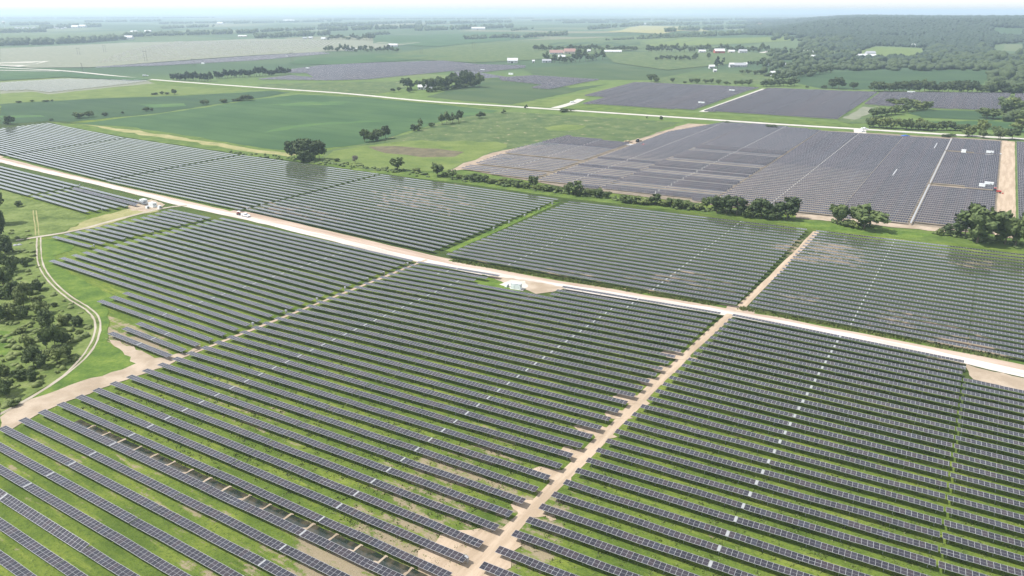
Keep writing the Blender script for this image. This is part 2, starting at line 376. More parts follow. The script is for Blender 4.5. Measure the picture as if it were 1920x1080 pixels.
# -- array ground beyond the hedge
sheet('array_ground', [(868, 318), (905, 293), (990, 273), (1170, 268), (1290, 232), (1340, 234), (1470, 241), (1640, 250), (1890, 264), (1900, 405), (1865, 440), (1770, 433), (1490, 403), (1230, 372), (1060, 352)], M_KG)
sheet('bare_earth', [(1175, 268), (1290, 232), (1350, 235), (1230, 268), (1195, 276)], M_TAN)
sheet('bare_earth', [(840, 322), (905, 293), (990, 273), (1060, 271), (960, 285), (900, 310)], M_TAN, rough=1.5)
strip('haul_road', [(17.8, 400), (17.8, 720)], 8.6, M_DIRTRD, 'uv')
sheet('sandy_edge', [(1490, 402), (1600, 410), (1760, 428), (1775, 436), (1620, 421), (1490, 409)], M_SOIL)
strip('service_road', [(1318, 210), (1435, 167)], 9, M_CROAD)
strip('grass_lane', [(1882, 218), (1903, 178)], 14, M_PAST)
strip('county_road', [(-120, 119), (0, 127), (120, 133), (270, 148), (480, 164), (640, 175), (800, 190), (960, 200), (1280, 221), (1440, 232), (1620, 243), (1920, 261), (2100, 272)], 9.5, M_CROAD, rough=.4)
strip('field_drive', [(118, 133), (65, 133), (-40, 131)], 9, M_CROAD)
strip('field_drive', [(1612, 243), (1613, 250)], 10, M_CROAD)
strip('field_drive', [(1040, 203), (1070, 195), (1090, 186)], 10, M_CROAD)
strip('farm_lane', [(1380, 114), (1405, 107), (1425, 100), (1441, 96)], 14, M_CROAD)
# -- near ground
LAY[0] = 0
HEDGE = [(440, 287), (560, 303), (700, 324), (860, 343), (1050, 370), (1300, 398), (1530, 426), (1700, 448), (1920, 470), (1920, 430), (1700, 425), (1500, 408), (1290, 388), (1050, 352), (870, 318), (700, 312), (560, 297)]
sheet('hedge_verge', HEDGE, M_VERGE)
sheet('lush_strip', [(1500, 414), (1620, 424), (1760, 440), (1700, 447), (1600, 438), (1500, 424)], M_LUSH)
MR = [(-640, 237), (-595, 231), (-469, 229.5), (-400, 228), (-360, 226.5), (-310, 227.5), (-250, 226), (-194, 224.5), (-138, 228.6), (-60, 239), (-7, 242), (24, 241), (110, 240)]
strip('road_shoulder', [(u, v + 2.6) for u, v in MR], 10.5, M_SHLD, 'uv', rough=.7)
strip('grass_verge', [(u, v - 0) for u, v in [(-600, 239.6), (-469, 235.5), (-330, 234)]], 4.5, M_VERGE, 'uv', rough=.5)
strip('main_gravel_road', [(u, v - .2) for u, v in MR], 4.9, M_ROAD, 'uv', rough=.45, step=3)
strip('grass_verge', [(-182, 230.9), (-130, 236.2), (-66, 244.2)], 2.6, M_VERGE, 'uv', rough=.7)
strip('grass_verge', [(-56, 245.5), (-20, 247.5), (40, 250)], 3.4, M_LUSH, 'uv', rough=.8)
strip('cross_track', [(-66.2, 70), (-65.9, 110), (-65.2, 150), (-64.3, 200), (-62.8, 238)], 2.9, M_DIRTRD, 'uv', rough=.5)
strip('cross_track', [(-61.5, 242), (-60.6, 275), (-59.5, 320), (-59, 362)], 2.7, M_DIRTRD, 'uv', rough=.5)
for a in range(11):
    vv = 88 + a * 11 + rnd.uniform(-2, 2)
    sheet('sandy_apron', [(-67 - rnd.uniform(2, 9), vv - 2), (-67, vv - 3.2), (-64, vv - 2), (-64 + rnd.uniform(0, 5), vv), (-66, vv + 2.4), (-67 - rnd.uniform(0, 5), vv + 1.5)], M_DIRTRD, frame='uv', rough=.9, step=1.2)
sheet('sandy_apron', [(-71, 78), (-62, 84), (-60, 92), (-63, 100), (-70, 100), (-76, 94), (-78, 86)], M_DIRTRD, frame='uv', rough=.8, step=2)
strip('side_track', [(-196.5, 96), (-194.6, 108), (-193.6, 130), (-192.4, 165), (-191.2, 200), (-190.6, 226)], 1.5, M_DIRTRD, 'uv', rough=.35)
strip('grass_lane', [(-189.6, 240), (-191, 290), (-193, 345)], 3.6, M_LUSH, 'uv', rough=.4)
sheet('lush_patch', [(170, 695), (200, 672), (210, 648), (255, 668), (262, 682), (240, 690)], M_LUSH, rough=.6, step=2)
sheet('scrub_land', [(0, 352), (60, 375), (150, 400), (165, 412), (120, 435), (75, 445), (30, 452), (70, 452), (70, 500), (95, 530), (150, 570), (185, 605), (180, 640), (150, 680), (95, 720), (0, 778), (-60, 830), (-260, 760), (-260, 420), (-80, 340)], M_SCRUB)
sheet('lush_meadow', [(75, 450), (140, 448), (135, 470), (100, 480), (110, 500), (190, 545), (230, 560), (200, 570), (205, 605), (200, 640), (262, 690), (180, 722), (60, 765), (0, 795), (0, 780), (95, 723), (152, 682), (183, 640), (188, 605), (150, 566), (95, 525), (75, 495)], M_LUSH, rough=.7, step=2.5)
sheet('sandy_corner', [(0, 806), (0, 783), (60, 748), (150, 716), (230, 694), (255, 682), (215, 650), (195, 634), (225, 640), (290, 672), (350, 662), (372, 648), (378, 654), (310, 688), (255, 706), (150, 745), (75, 775), (20, 806)], M_SOIL, rough=.7, step=2.5)
sheet('dry_meadow', [(165, 412), (240, 392), (265, 388), (300, 396), (250, 405), (180, 428), (120, 436)], M_WHEAT, rough=.9, step=2.5)
sheet('light_meadow', [(0, 620), (18, 622), (24, 645), (10, 665), (0, 668)], M_LUSH, rough=.6, step=2)
sheet('gravel_pad', [(240, 388), (258, 378), (285, 374), (310, 384), (300, 392), (270, 398), (245, 394)], M_SOIL, rough=.7, step=2)
sheet('bare_pad', [(906, 520), (925, 517), (1000, 528), (1060, 540), (1035, 548), (1005, 552), (990, 545), (940, 533)], M_SOIL, rough=.7, step=2)
sheet('lush_patch', [(880, 528), (905, 515), (925, 522), (950, 535), (985, 550), (960, 553), (900, 540)], M_LUSH, rough=.6, step=2)
sheet('gravel_pad', [(936, 534), (958, 525), (985, 527), (990, 538), (980, 546), (955, 540)], M_CROAD, rough=.4, step=1.5)
sheet('bare_pad', [(1812, 690), (1812, 683), (1830, 690), (1880, 700), (1930, 712), (1930, 738), (1870, 722), (1825, 712)], M_SOIL, rough=.5, step=2)
strip('branch_track', [(30, 451), (75, 444), (140, 433), (220, 412), (300, 392), (350, 385)], 2.6, M_RUT, rough=.3, step=2)
for s in (-1, 1):
    P = [at(*p) for p in [(73, 446), (73, 475), (78, 500), (98, 530), (130, 558), (165, 580), (182, 600), (181, 630), (162, 665), (120, 705), (60, 745), (0, 778), (-50, 810)]]
    Q = []
    for i, p in enumerate(P):
        a, b = P[max(0, i - 1)], P[min(len(P) - 1, i + 1)]; d = math.hypot(b[0] - a[0], b[1] - a[1])
        k = .78 if i < 9 else .3
        Q.append((p[0] - (b[1] - a[1]) / d * s * k, p[1] + (b[0] - a[0]) / d * s * k))
    strip('wheel_rut', Q, .62, M_RUT, 'xy', rough=.12, step=1.5)
    P = [at(*p) for p in [(65, 395), (67, 412), (69, 425), (70, 442)]]
    strip('wheel_rut', [(x + s * .8, y) for x, y in P], .5, M_WHEAT, 'xy', rough=.12, step=2)
strip('track_grass', [(73, 450), (78, 500), (98, 530), (130, 558), (165, 580), (182, 600), (181, 630), (162, 665)], .8, M_SCRUB, rough=.15, step=1.5)

# ---------------------------------------------------------------- solar trackers
MW, ML, PH = 1.092, 2.02, 1.5
def mat_panel(uvmode=True, name='panel_glass'):
    t = NT(name); uvn = t.n('ShaderNodeUVMap'); x, y, z = t.sep(uvn.outputs[0])
    oi = t.n('ShaderNodeObjectInfo')
    fx = t.math('FRACT', t.math('DIVIDE', x, MW)); ix = t.math('FLOOR', t.math('DIVIDE', x, MW))
    ex = t.math('MINIMUM', fx, t.math('SUBTRACT', 1.0, fx)); ey = t.math('MINIMUM', y, t.math('SUBTRACT', ML, y))
    fr = t.math('MAXIMUM', t.math('LESS_THAN', ex, .028), t.math('LESS_THAN', ey, .050))
    mid = t.math('LESS_THAN', t.math('ABSOLUTE', t.math('SUBTRACT', y, ML / 2)), .022)
    cx = t.math('FRACT', t.math('MULTIPLY', fx, 6.0)); cy = t.math('FRACT', t.math('MULTIPLY', t.math('DIVIDE', y, ML), 24.0))
    cell = t.math('MAXIMUM', t.math('LESS_THAN', t.math('MINIMUM', cx, t.math('SUBTRACT', 1.0, cx)), .03), t.math('LESS_THAN', t.math('MINIMUM', cy, t.math('SUBTRACT', 1.0, cy)), .04))
    wn = t.n('ShaderNodeTexWhiteNoise', noise_dimensions='2D'); t.put(wn.inputs[0], t.com(ix, t.math('MULTIPLY', oi.outputs['Random'], 57.)))
    c = t.ramp(wn.outputs[0], [(0, (.018, .018, .024)), (.45, (.028, .026, .035)), (.8, (.038, .029, .034)), (1, (.030, .033, .046))])
    c = t.mix(t.math('MULTIPLY', cell, .3), c, (.11, .11, .13)); c = t.mix(mid, c, (.24, .24, .26)); c = t.mix(fr, c, (.36, .365, .38))
    ro = t.math('ADD', .13, t.math('MULTIPLY', fr, .3))
    return t.bsdf(c, ro, 0, .5)
M_PAN = mat_panel()
M_ALU = plain('galvanised_steel', (.42, .43, .44), .45, .6, .1)
M_ALUD = plain('panel_back', (.16, .16, .17), .6, 0, .1)
M_WHITE = plain('white_cover', (.29, .30, .31), .45, 0, .03)
def table_geom(L, tilt, u0=0.0, h=PH, wd=ML, cx=0.0):
    """one straight table of modules centred on x=cx: returns verts, faces, uv, mats"""
    c, s = math.cos(tilt), math.sin(tilt); th = .05
    vs = []
    for z in (0, -th):
        for x in (-L / 2, L / 2):
            for y in (-wd / 2, wd / 2):
                vs.append((cx + x, y * c - z * s, h + y * s + z * c))
    fs = [(0, 2, 3, 1), (4, 5, 7, 6), (0, 4, 6, 2), (1, 3, 7, 5), (0, 1, 5, 4), (2, 6, 7, 3)]
    uv = []
    for i, f in enumerate(fs):
        for k in f:
            x, y = vs[k][0] - cx + L / 2 + u0, (0 if k % 2 == 0 else ML)
            uv.append((x, y) if i == 0 else (0.0, 0.0))
    return vs, fs, uv, [0, 1, 2, 2, 2, 2]
def cached(d, k, fn):
    if k not in d: d[k] = fn()
    return d[k]
TC = {}
def table_mesh(L, tilt, cx):
    k = ('t', round(L, 2), round(tilt, 3), round(cx, 2))
    def f():
        v, fc, uv, m = table_geom(L, tilt, cx=cx); return mesh_from('panel_table', v, fc, [M_PAN, M_ALUD, M_ALU], m, uv)
    return cached(TC, k, f)
def module_mesh(tilt):
    def f():
        v, fc, uv, m = table_geom(MW - .008, tilt); return mesh_from('solar_panel', v, fc, [M_PAN, M_ALUD, M_ALU], m, uv)
    return cached(TC, ('m', round(tilt, 3)), f)
def tube_mesh(L):
    def f():
        b = MB(); b.bar((-L / 2, 0, PH - .16), (L / 2, 0, PH - .16), .07, n=6); return b.mesh('torque_tube', M_ALU)
    return cached(TC, ('tt', round(L, 1)), f)
def post_mesh():
    def f():
        b = MB(); b.box((0, 0, (PH - .2) / 2 - .1), (.10, .16, PH)); b.box((0, 0, PH - .2), (.22, .26, .12)); return b.mesh('post', M_ALU)
    return cached(TC, 'post', f)
def cover_mesh(tilt, gp):
    def f():
        b = MB(); b.box((0, 0, 0), (gp * 1.8, ML * .96, .05)); b.box((0, 0, -.22), (.34, .42, .32))
        for s in (-1, 1): b.box((0, s * ML * .4, .04), (gp * 1.5, .07, .04))
        me = b.mesh('drive_cover', M_WHITE); me.transform(Matrix.Translation((0, 0, PH + .02)) @ Matrix.Rotation(tilt, 4, 'X')); return me
    return cached(TC, ('c', round(tilt, 3), gp), f)
TR = []   # (distance, u0,v0,u1,v1, tilt, label, motor)
def lerp(a, b, t): return a + (b - a) * t
def add_tr(u0, v0, u1, v1, tilt, label, group, motor=True):
    x, y = to_xy((u0 + u1) / 2, (v0 + v1) / 2); TR.append([math.hypot(x, y), u0, v0, u1, v1, tilt, label, group, motor])
Rv = [82.7, 87.8, 93.0, 98.6, 103.8, 108.8, 113.9, 119.0, 124.3, 129.4, 134.3, 139.3, 144.2, 149.2, 154.2, 159.3, 164.2, 169.1, 173.9, 178.6, 183.1, 187.9, 192.7, 197.5, 202.3, 207.0, 211.5, 216.0, 220.1, 224.7, 228.9, 233.6]
Lv = [76.0, 80.8, 85.4, 90.1, 94.9, 99.6, 104.3, 109.0, 113.7, 118.5, 123.2, 127.9, 132.7, 137.3, 141.6, 146.5, 151.0, 155.5, 160.2, 164.8, 169.4, 174.0, 178.3, 183.0, 187.9, 192.2, 196.5, 201.1, 205.6, 209.8, 214.0, 218.4]
def vb(i, side):
    A = Rv if side else Lv
    if i >= 0: return A[i]
    return A[0] + i * (5.15 if side else 4.75)
def side_u(i): return -194.3 + 5.0 * max(0, min(31, i)) / 31
for i in range(-9, 32):
    vl, vr = vb(i, 0), vb(i, 1); uL, uR = side_u(i), -67.6 + (.10 * max(0, i - 4))
    vv = lambda u: lerp(vl, vr, (u - uL) / (uR - uL))
    tl = R(rnd.uniform(-1.5, 1.0)); word = ordn(i + 9)
    base = 'of the panel row left of the cross track, %s from the front' % word
    if i == -6: # stuck at a steep angle
        add_tr(uL, vv(uL), -132.15, vv(-132.15), R(16), 'dark solar panel row at the lower left edge, tilted out of line with its neighbours', 'panel rows between side track and cross track')
    else:
        add_tr(uL, vv(uL), -132.15, vv(-132.15), tl, 'far half ' + base, 'panel rows between side track and cross track')
    if i in (29, 30, 31):   # pad of the inverter station interrupts these
        add_tr(-132.0 + 8 + (31 - i) * 0, vv(-124), uR, vv(uR), tl, 'near half ' + base, 'panel rows between side track and cross track')
        TR[-2][3] = -151 - (31 - i) * 2.5; TR[-2][4] = vv(TR[-2][3])
    else:
        add_tr(-131.95, vv(-131.95), uR, vv(uR), tl, 'near half ' + base, 'panel rows between side track and cross track')
for i in range(1, 32):
    v0 = Rv[i] + .5 + i * .015; t_ = (i - 9) / 22
    v1 = v0 + (5.8 - 3.4 * max(0, t_)); sl = (v1 - v0) / 71.5; u0 = -64.4 + .11 * i
    tl = R(rnd.uniform(-1.5, 1.0)); word = ordn(i - 1)
    add_tr(u0, v0, 8.3, v1, tl, 'long dark panel row right of the sandy cross track, %s row back from the bottom' % word, 'panel rows right of the cross track')
    if i <= 28 and i > 6: add_tr(8.75, v1 + .05, 80, v1 + 70 * sl, tl, 'panel row cut by the right frame edge, %s from the lower right corner' % ordn(i - 7), 'panel rows at the right edge')
for i in range(7, 32):
    a = i - 7; vr = Lv[i] + .0; tl = R(rnd.uniform(-1, 1.5)); uR = -195.4 + 3.4 * a / 24
    g = 'panel rows between curved dirt lane and side track'; w = ordn(a)
    if a < 3: add_tr(-227.5, vr - .4, uR, vr, tl, 'short panel row by the sandy corner, %s from the corner' % w, g)
    elif a < 6: add_tr(-258.4, vr - 1.2, uR, vr, tl, 'medium panel row beside the bend of the curved lane, %s from the corner' % w, g)
    else:
        add_tr(-320.5 + .15 * (a - 6), vr - 1.7, -257.75, vr - .9, tl, 'outer half of the %s panel row from the sandy corner' % w, g)
        add_tr(-257.6, vr - .9, uR, vr, tl, 'inner half of the %s panel row from the sandy corner' % w, g)
A1R = [155.1, 160.6, 165.3, 170, 174.2, 178.8, 183.4, 187.6, 192.4, 197.1, 201.0, 205.7, 209.5, 213.6]
for a, v in enumerate(A1R):
    add_tr(-355.5 + (.3 * a if a < 9 else 2.7 - .6 * (a - 9)), v - 1.2, -325.3 + .25 * a, v, R(2), 'short panel row in the wedge beside the branch track, %s from its tip' % ordn(a), 'short rows beside the branch track')
def block(uL, vL0, vL1, uR, vR0, vR1, n, splits, name, group, curve=0.0, tilt=0.0):
    for i in range(n):
        t = i / (n - 1); t = t + curve * t * (1 - t)
        a, b = lerp(vL0, vL1, t), lerp(vR0, vR1, t); us = [uL] + splits + [uR]; tl = R(tilt + rnd.uniform(-1, 1))
        for k in range(len(us) - 1):
            x0 = us[k] + (.12 if k else 0); x1 = us[k + 1] - (.12 if k < len(us) - 2 else 0)
            f = lambda u: lerp(a, b, (u - uL) / (uR - uL))
            half = ['left', 'right'][k] + ' half of the ' if len(us) == 3 else ''
            add_tr(x0, f(x0), x1, f(x1), tl, '%s%s panel row %s' % (half, ordn(i), name), group)
block(-58.6, 247, 358.2, 70, 252, 374, 26, [8.6], 'behind the main road, right of cross track', 'panel rows right of the upper cross track', -.08)
block(-185.5, 234, 343, -62.8, 245.6, 358, 25, [-124.5], 'behind the main road, left of cross track', 'panel rows left of the upper cross track', -.06)
block(-321, 236, 338.6, -193, 234.5, 344, 24, [-255.5], 'behind the main road in the second field leftward', 'rest', tilt=-2)
block(-452.5, 233.8, 332.5, -323.2, 234.3, 339, 23, [-388], 'b', 'rest', tilt=-2.5)
block(-595.5, 240.5, 329.5, -455, 234.5, 332.2, 23, [-524], 'c', 'rest', tilt=-2.5)
block(-742, 246, 338, -598, 241.5, 329.0, 23, [-668], 'd', 'rest', tilt=-2.5)
for i, v in enumerate([186.5, 191.0, 195.6, 200.0, 204.6, 209.2, 213.8]):
    add_tr(-449, v + (1.8 if i < 6 else 1.5), -387 + i * 1.5, v, R(0 if i != 5 else 22), 'e', 'rest')
    add_tr(-580, v + 4.0, -452, v + 1.9, R(0), 'e', 'rest')
# water-filled trench between two rows at lower left
def vat(i, u): return lerp(vb(i, 0), vb(i, 1), (u - side_u(i)) / (-67.6 - side_u(i)))
LAY[0] = 24
ws = -184.0
while ws < -72:
    L = 6.1; g = .28
    q = [(ws, vat(-1, ws) + 1.0), (ws + L, vat(-1, ws + L) + 1.0), (ws + L, vat(0, ws + L) - .9), (ws, vat(0, ws) - .9)]
    sheet('trench_water', q, M_WATER, frame='uv', rough=.08, step=1.2)
    k = ws + L; b = MB()
    n = 7; pts = [(k + g / 2 + rnd.uniform(-.12, .12), lerp(vat(-1, k) + .4, vat(0, k) - .6, j / (n - 1))) for j in range(n)]
    sheet('soil_dam', [(p[0] - .32 - rnd.uniform(0, .15), p[1]) for p in pts] + [(p[0] + .30 + rnd.uniform(0, .15), p[1]) for p in pts[::-1]], M_SOIL, frame='uv', rough=.08, step=1)
    if rnd.random() < .5: sheet('soil_spit', [(k - 2.2, vat(-1, k) + 1.1), (k, vat(-1, k) + 1.1), (k, vat(-1, k) + 2.6), (k - .9, vat(-1, k) + 2.2)], M_SOIL, frame='uv', rough=.3, step=.8)
    ws += L + g

TR.sort(key=lambda r: (r[7] == 'rest', r[0]))
def seen(r):
    for t in (0, .25, .5, .75, 1):
        x, y = to_xy(lerp(r[1], r[3], t), lerp(r[2], r[4], t)); zc = y * CT + CAMH * ST
        if zc > 1 and abs(x / zc * F) < 985 and abs((y * ST - CAMH * CT) / zc * F) < 560: return True
    return False
TR = [r for r in TR if seen(r)]
IND, REST = TR[:300], TR[300:]
REST = REST
for r in IND:
    d, u0, v0, u1, v1, tl, label, group, motor = r
    A, B = to_xy(u0, v0), to_xy(u1, v1); L = math.hypot(B[0] - A[0], B[1] - A[1]); rz = math.atan2(B[1] - A[1], B[0] - A[0])
    mid = ((A[0] + B[0]) / 2, (A[1] + B[1]) / 2, 0)
    root = tag(empty('solar_panel_row', mid, rz), label, 'solar panels', group)
    wide = group.startswith('panel rows right of the cross') or group.startswith('panel rows at'); gp = .31 if wide else .22
    nm = int(round((L / 2 - gp) / MW)); half = L / 2 - gp; pw = half / nm
    if d < 168:
        for s in (-1, 1):
            for k in range(nm):
                me = module_mesh(tl); o = link('solar_panel', me, root)
                x = s * (gp + pw * (k + .5)); o.location = (x, rnd.uniform(-.008, .008), .07 * math.sin(x * .16 + v0 * .7) + .04 * math.sin(x * .31 + v0) + rnd.uniform(-.008, .008)); o.rotation_euler = (R(rnd.uniform(-.5, .5)), R(rnd.uniform(-.3, .3)), 0)
        for k in range(int(L / 7.2) + 1):
            o = link('post', post_mesh(), root); o.location = (-L / 2 + 1.2 + k * (L - 2.4) / max(1, int(L / 7.2)), 0, 0)
    else:
        for s in (-1, 1):
            link('panel_table', table_mesh(half, tl, s * (gp + half / 2)), root)
        if d < 260:
            for k in range(int(L / 7.2) + 1):
                o = link('post', post_mesh(), root); o.location = (-L / 2 + 1.2 + k * (L - 2.4) / max(1, int(L / 7.2)), 0, 0)
    link('torque_tube', tube_mesh(L), root)
    link('drive_cover', cover_mesh(tl, gp), root)
# every further row as one mesh
FV, FF, FU, FM = [], [], [], []
def far_row(u0, v0, u1, v1, tilt, h=PH, wd=ML, motor=None):
    A, B = to_xy(u0, v0), to_xy(u1, v1); L = math.hypot(B[0] - A[0], B[1] - A[1]); rz = math.atan2(B[1] - A[1], B[0] - A[0])
    mx, my = (A[0] + B[0]) / 2, (A[1] + B[1]) / 2; c, s = math.cos(rz), math.sin(rz); g = gz(mx, my)
    parts = []
    if motor is None: parts.append((L, 0, 0))
    else:
        m = motor * L - L / 2; parts += [(L / 2 + m - .3, (-L / 2 + m - .3) / 2, 0), (L / 2 - m - .3, (L / 2 + m + .3) / 2, 0), (.28, m, 1)]
    for (l, cx, wh) in parts:
        if l <= 0: continue
        v, f, uv, m = table_geom(l, tilt, h=h, wd=wd, cx=cx); b = len(FV)
        FV.extend((mx + c * x - s * y, my + s * x + c * y, z + g) for x, y, z in v); FF.extend(tuple(i + b for i in q) for q in f); FU.extend(uv)
        FM.extend([3] * 6 if wh else m)
for r in REST: far_row(r[1], r[2], r[3], r[4], r[5], motor=.5)
def fill_poly(P, pitch, tilt, skew=0.0, frame='px', cols=None, motors=(), tiltf=None, wd=ML):
    """rows laid through a surveyed outline; cols = u limits of the tracker columns"""
    Q = [uvpx(*p) for p in P] if frame == 'px' else P
    Q = [(u, v - skew * u) for u, v in Q]; v = min(q[1] for q in Q) + .5; vmax = max(q[1] for q in Q); i = 0
    while v < vmax:
        xs = []
        for k in range(len(Q)):
            (a, b), (c, d) = Q[k], Q[(k + 1) % len(Q)]
            if (b <= v) != (d <= v): xs.append(a + (v - b) / (d - b) * (c - a))
        xs.sort()
        for k in range(0, len(xs) - 1, 2):
            lo, hi = xs[k], xs[k + 1]
            cuts = [lo] + [c for c in (cols or []) if lo < c < hi] + [hi]
            for j in range(len(cuts) - 1):
                a, b = cuts[j] + .06, cuts[j + 1] - .06
                if b - a < 4: continue
                mt = None
                for m in motors:
                    if a + 2 < m < b - 2: mt = (m - a) / (b - a)
                tl = tilt if tiltf is None else tiltf((a + b) / 2, v + skew * (a + b) / 2, i)
                if tl is None: continue
                far_row(a, v + skew * a, b, v + skew * b, tl, motor=mt, wd=wd)
        v += pitch; i += 1
def ktilt(u, v, i):
    if -184 < u < -122 and v < 560:
        if i in (3, 9, 16, 21): return R(-6)
        if (i // 3) % 3 != 1: return R(44)
        return R(6)
    if u < -184: return R(7) if i % 9 else R(38)
    return R(13)
fill_poly([(-186, 383), (-184.6, 700), (-121.6, 690), (-120.2, 400), (-119.5, 388)], 5.0, 0, .12, 'uv', motors=(-153.5,), tiltf=ktilt)
fill_poly([(-229, 378), (-232, 610), (-210, 690), (-185, 696), (-186.5, 382)], 5.0, 0, .12, 'uv', motors=(-208,), tiltf=lambda u, v, i: R(13) if v > 480 else R(8) if i % 6 else R(34))
fill_poly([(-290, 384), (-233, 380), (-236, 536), (-296, 540), (-300, 470)], 5.0, 0, .10, 'uv', motors=(-262,), tiltf=lambda u, v, i: None if i in (5, 14) else R(8) if i < 26 else R(34))
fill_poly([(-119.2, 391), (-119.6, 560), (-121.3, 686), (-56.4, 692), (-56.4, 390)], 5.0, R(19), .12, 'uv', motors=(-90.5,), tiltf=lambda u, v, i: R(11) if v < 520 else R(15))
fill_poly([(-56.2, 390), (-56.2, 692), (-22.5, 699), (-23.5, 396)], 5.0, R(15), .12, 'uv')
for (a, b) in ((401, 497), (505, 630), (637, 704)): fill_poly([(-21.3, a - 1), (-21.3, b), (12.4, b + 4), (12.4, a + 2)], 5.0, R(15), .12, 'uv')
fill_poly([(23, 405), (23, 712), (95, 722), (95, 415)], 5.0, R(15), .12, 'uv')
Md = [(1095, 181), (1185, 156), (1205, 155), (1425, 165), (1300, 208), (1095, 196), (1140, 184)]
for P, ti in (([(1095, 181), (1190, 156), (1240, 158), (1136, 184)], -34), ([(1093, 196), (1240, 158), (1425, 166), (1400, 172), (1300, 208)], -34), ([(1320, 210), (1440, 167), (1645, 175), (1570, 225)], -34),
              ([(1620, 197), (1650, 175), (1895, 177), (1885, 204), (1860, 208), (1700, 203)], -34), ([(1903, 178), (1990, 178), (1990, 205), (1898, 205)], -34),
              ([(480, 150), (545, 143), (590, 147), (575, 138), (505, 137), (600, 124), (700, 119), (830, 115), (895, 122), (985, 124), (985, 128), (900, 137), (850, 134), (690, 150), (620, 152)], -31),
              ([(850, 136), (890, 136), (950, 146), (900, 149), (860, 145)], -18), ([(935, 147), (1000, 143), (1125, 151), (1095, 156), (1030, 169), (995, 166), (1020, 160), (940, 152)], -32),
              ([(170, 128), (300, 119), (480, 106), (600, 99), (620, 101), (480, 114), (300, 124)], -42)):
    fill_poly(P, 5.2, R(-ti), .06)
fill_poly([(0, 157), (120, 149), (285, 152), (220, 161), (90, 175), (55, 170), (0, 172)], 7.5, R(0), .0)
rest = mesh_from('solar_panel_rows', FV, FF, [M_PAN, M_ALUD, M_ALU, M_WHITE], FM, FU)
tag(link('solar_panel_rows', rest), 'distant solar panel rows filling the far left fields and the purple arrays beyond the hedge', 'solar panels', None, 'stuff')

# bare steel piles waiting for racks
b = []; fidx = []
def in_poly(x, y, Q):
    c = False; n = len(Q)
    for i in range(n):
        (x1, y1), (x2, y2) = Q[i], Q[(i + 1) % n]
        if (y1 > y) != (y2 > y) and x < (x2 - x1) * (y - y1) / (y2 - y1) + x1: c = not c
    return c
PQ = [uvpx(*p) for p in [(180, 118), (250, 92), (330, 78), (600, 76), (640, 80), (560, 95), (470, 102), (330, 112)]]
ua, ub = min(p[0] for p in PQ), max(p[0] for p in PQ); va, vb_ = min(p[1] for p in PQ), max(p[1] for p in PQ)
mbp = MB(); u = ua
while u < ub:
    v = va
    while v < vb_:
        if in_poly(u, v, PQ) and rnd.random() < .82:
            x, y = to_xy(u + rnd.uniform(-.5, .5), v); mbp.box((x, y, gz(x, y) + 1.0), (.9, 9.0, 1.2), rz=-R(33) + math.pi / 2 * 0)
        v += 20
    u += 17
tag(mbp.build('steel_racks', plain('bare_rack', (.62, .58, .52), .7)), 'pale unfinished rack rows covering the tan construction field at far left', 'steel racks', None, 'stuff')

# ---------------------------------------------------------------- vegetation
def mat_leaf(name, a, b):
    t = NT(name); oi = t.n('ShaderNodeObjectInfo'); P = t.pos(); n = t.noise(P, .35, 3, .6); n2 = t.noise(P, 2.2, 2)
    c = t.mix(t.step(n, .35, .65), a, b); c = t.mix(t.math('MULTIPLY', t.step(n2, .5, .75), .5), c, tuple(k * 1.5 for k in b))
    c = t.mix(t.math('MULTIPLY', oi.outputs['Random'], .35), c, tuple(k * .6 for k in a))
    return t.bsdf(c, .75, 0, .25)
LEAF = {'dark': mat_leaf('dark_leaves', (.034, .054, .021), (.070, .098, .036)), 'mid': mat_leaf('mid_leaves', (.052, .078, .027), (.105, .140, .046)),
        'light': mat_leaf('light_leaves', (.095, .125, .038), (.165, .20, .065)), 'con': mat_leaf('conifer_needles', (.022, .038, .022), (.036, .058, .032)),
        'grey': mat_leaf('grey_twigs', (.16, .15, .12), (.22, .21, .17))}
BARK = plain('bark', (.12, .095, .07), .9)
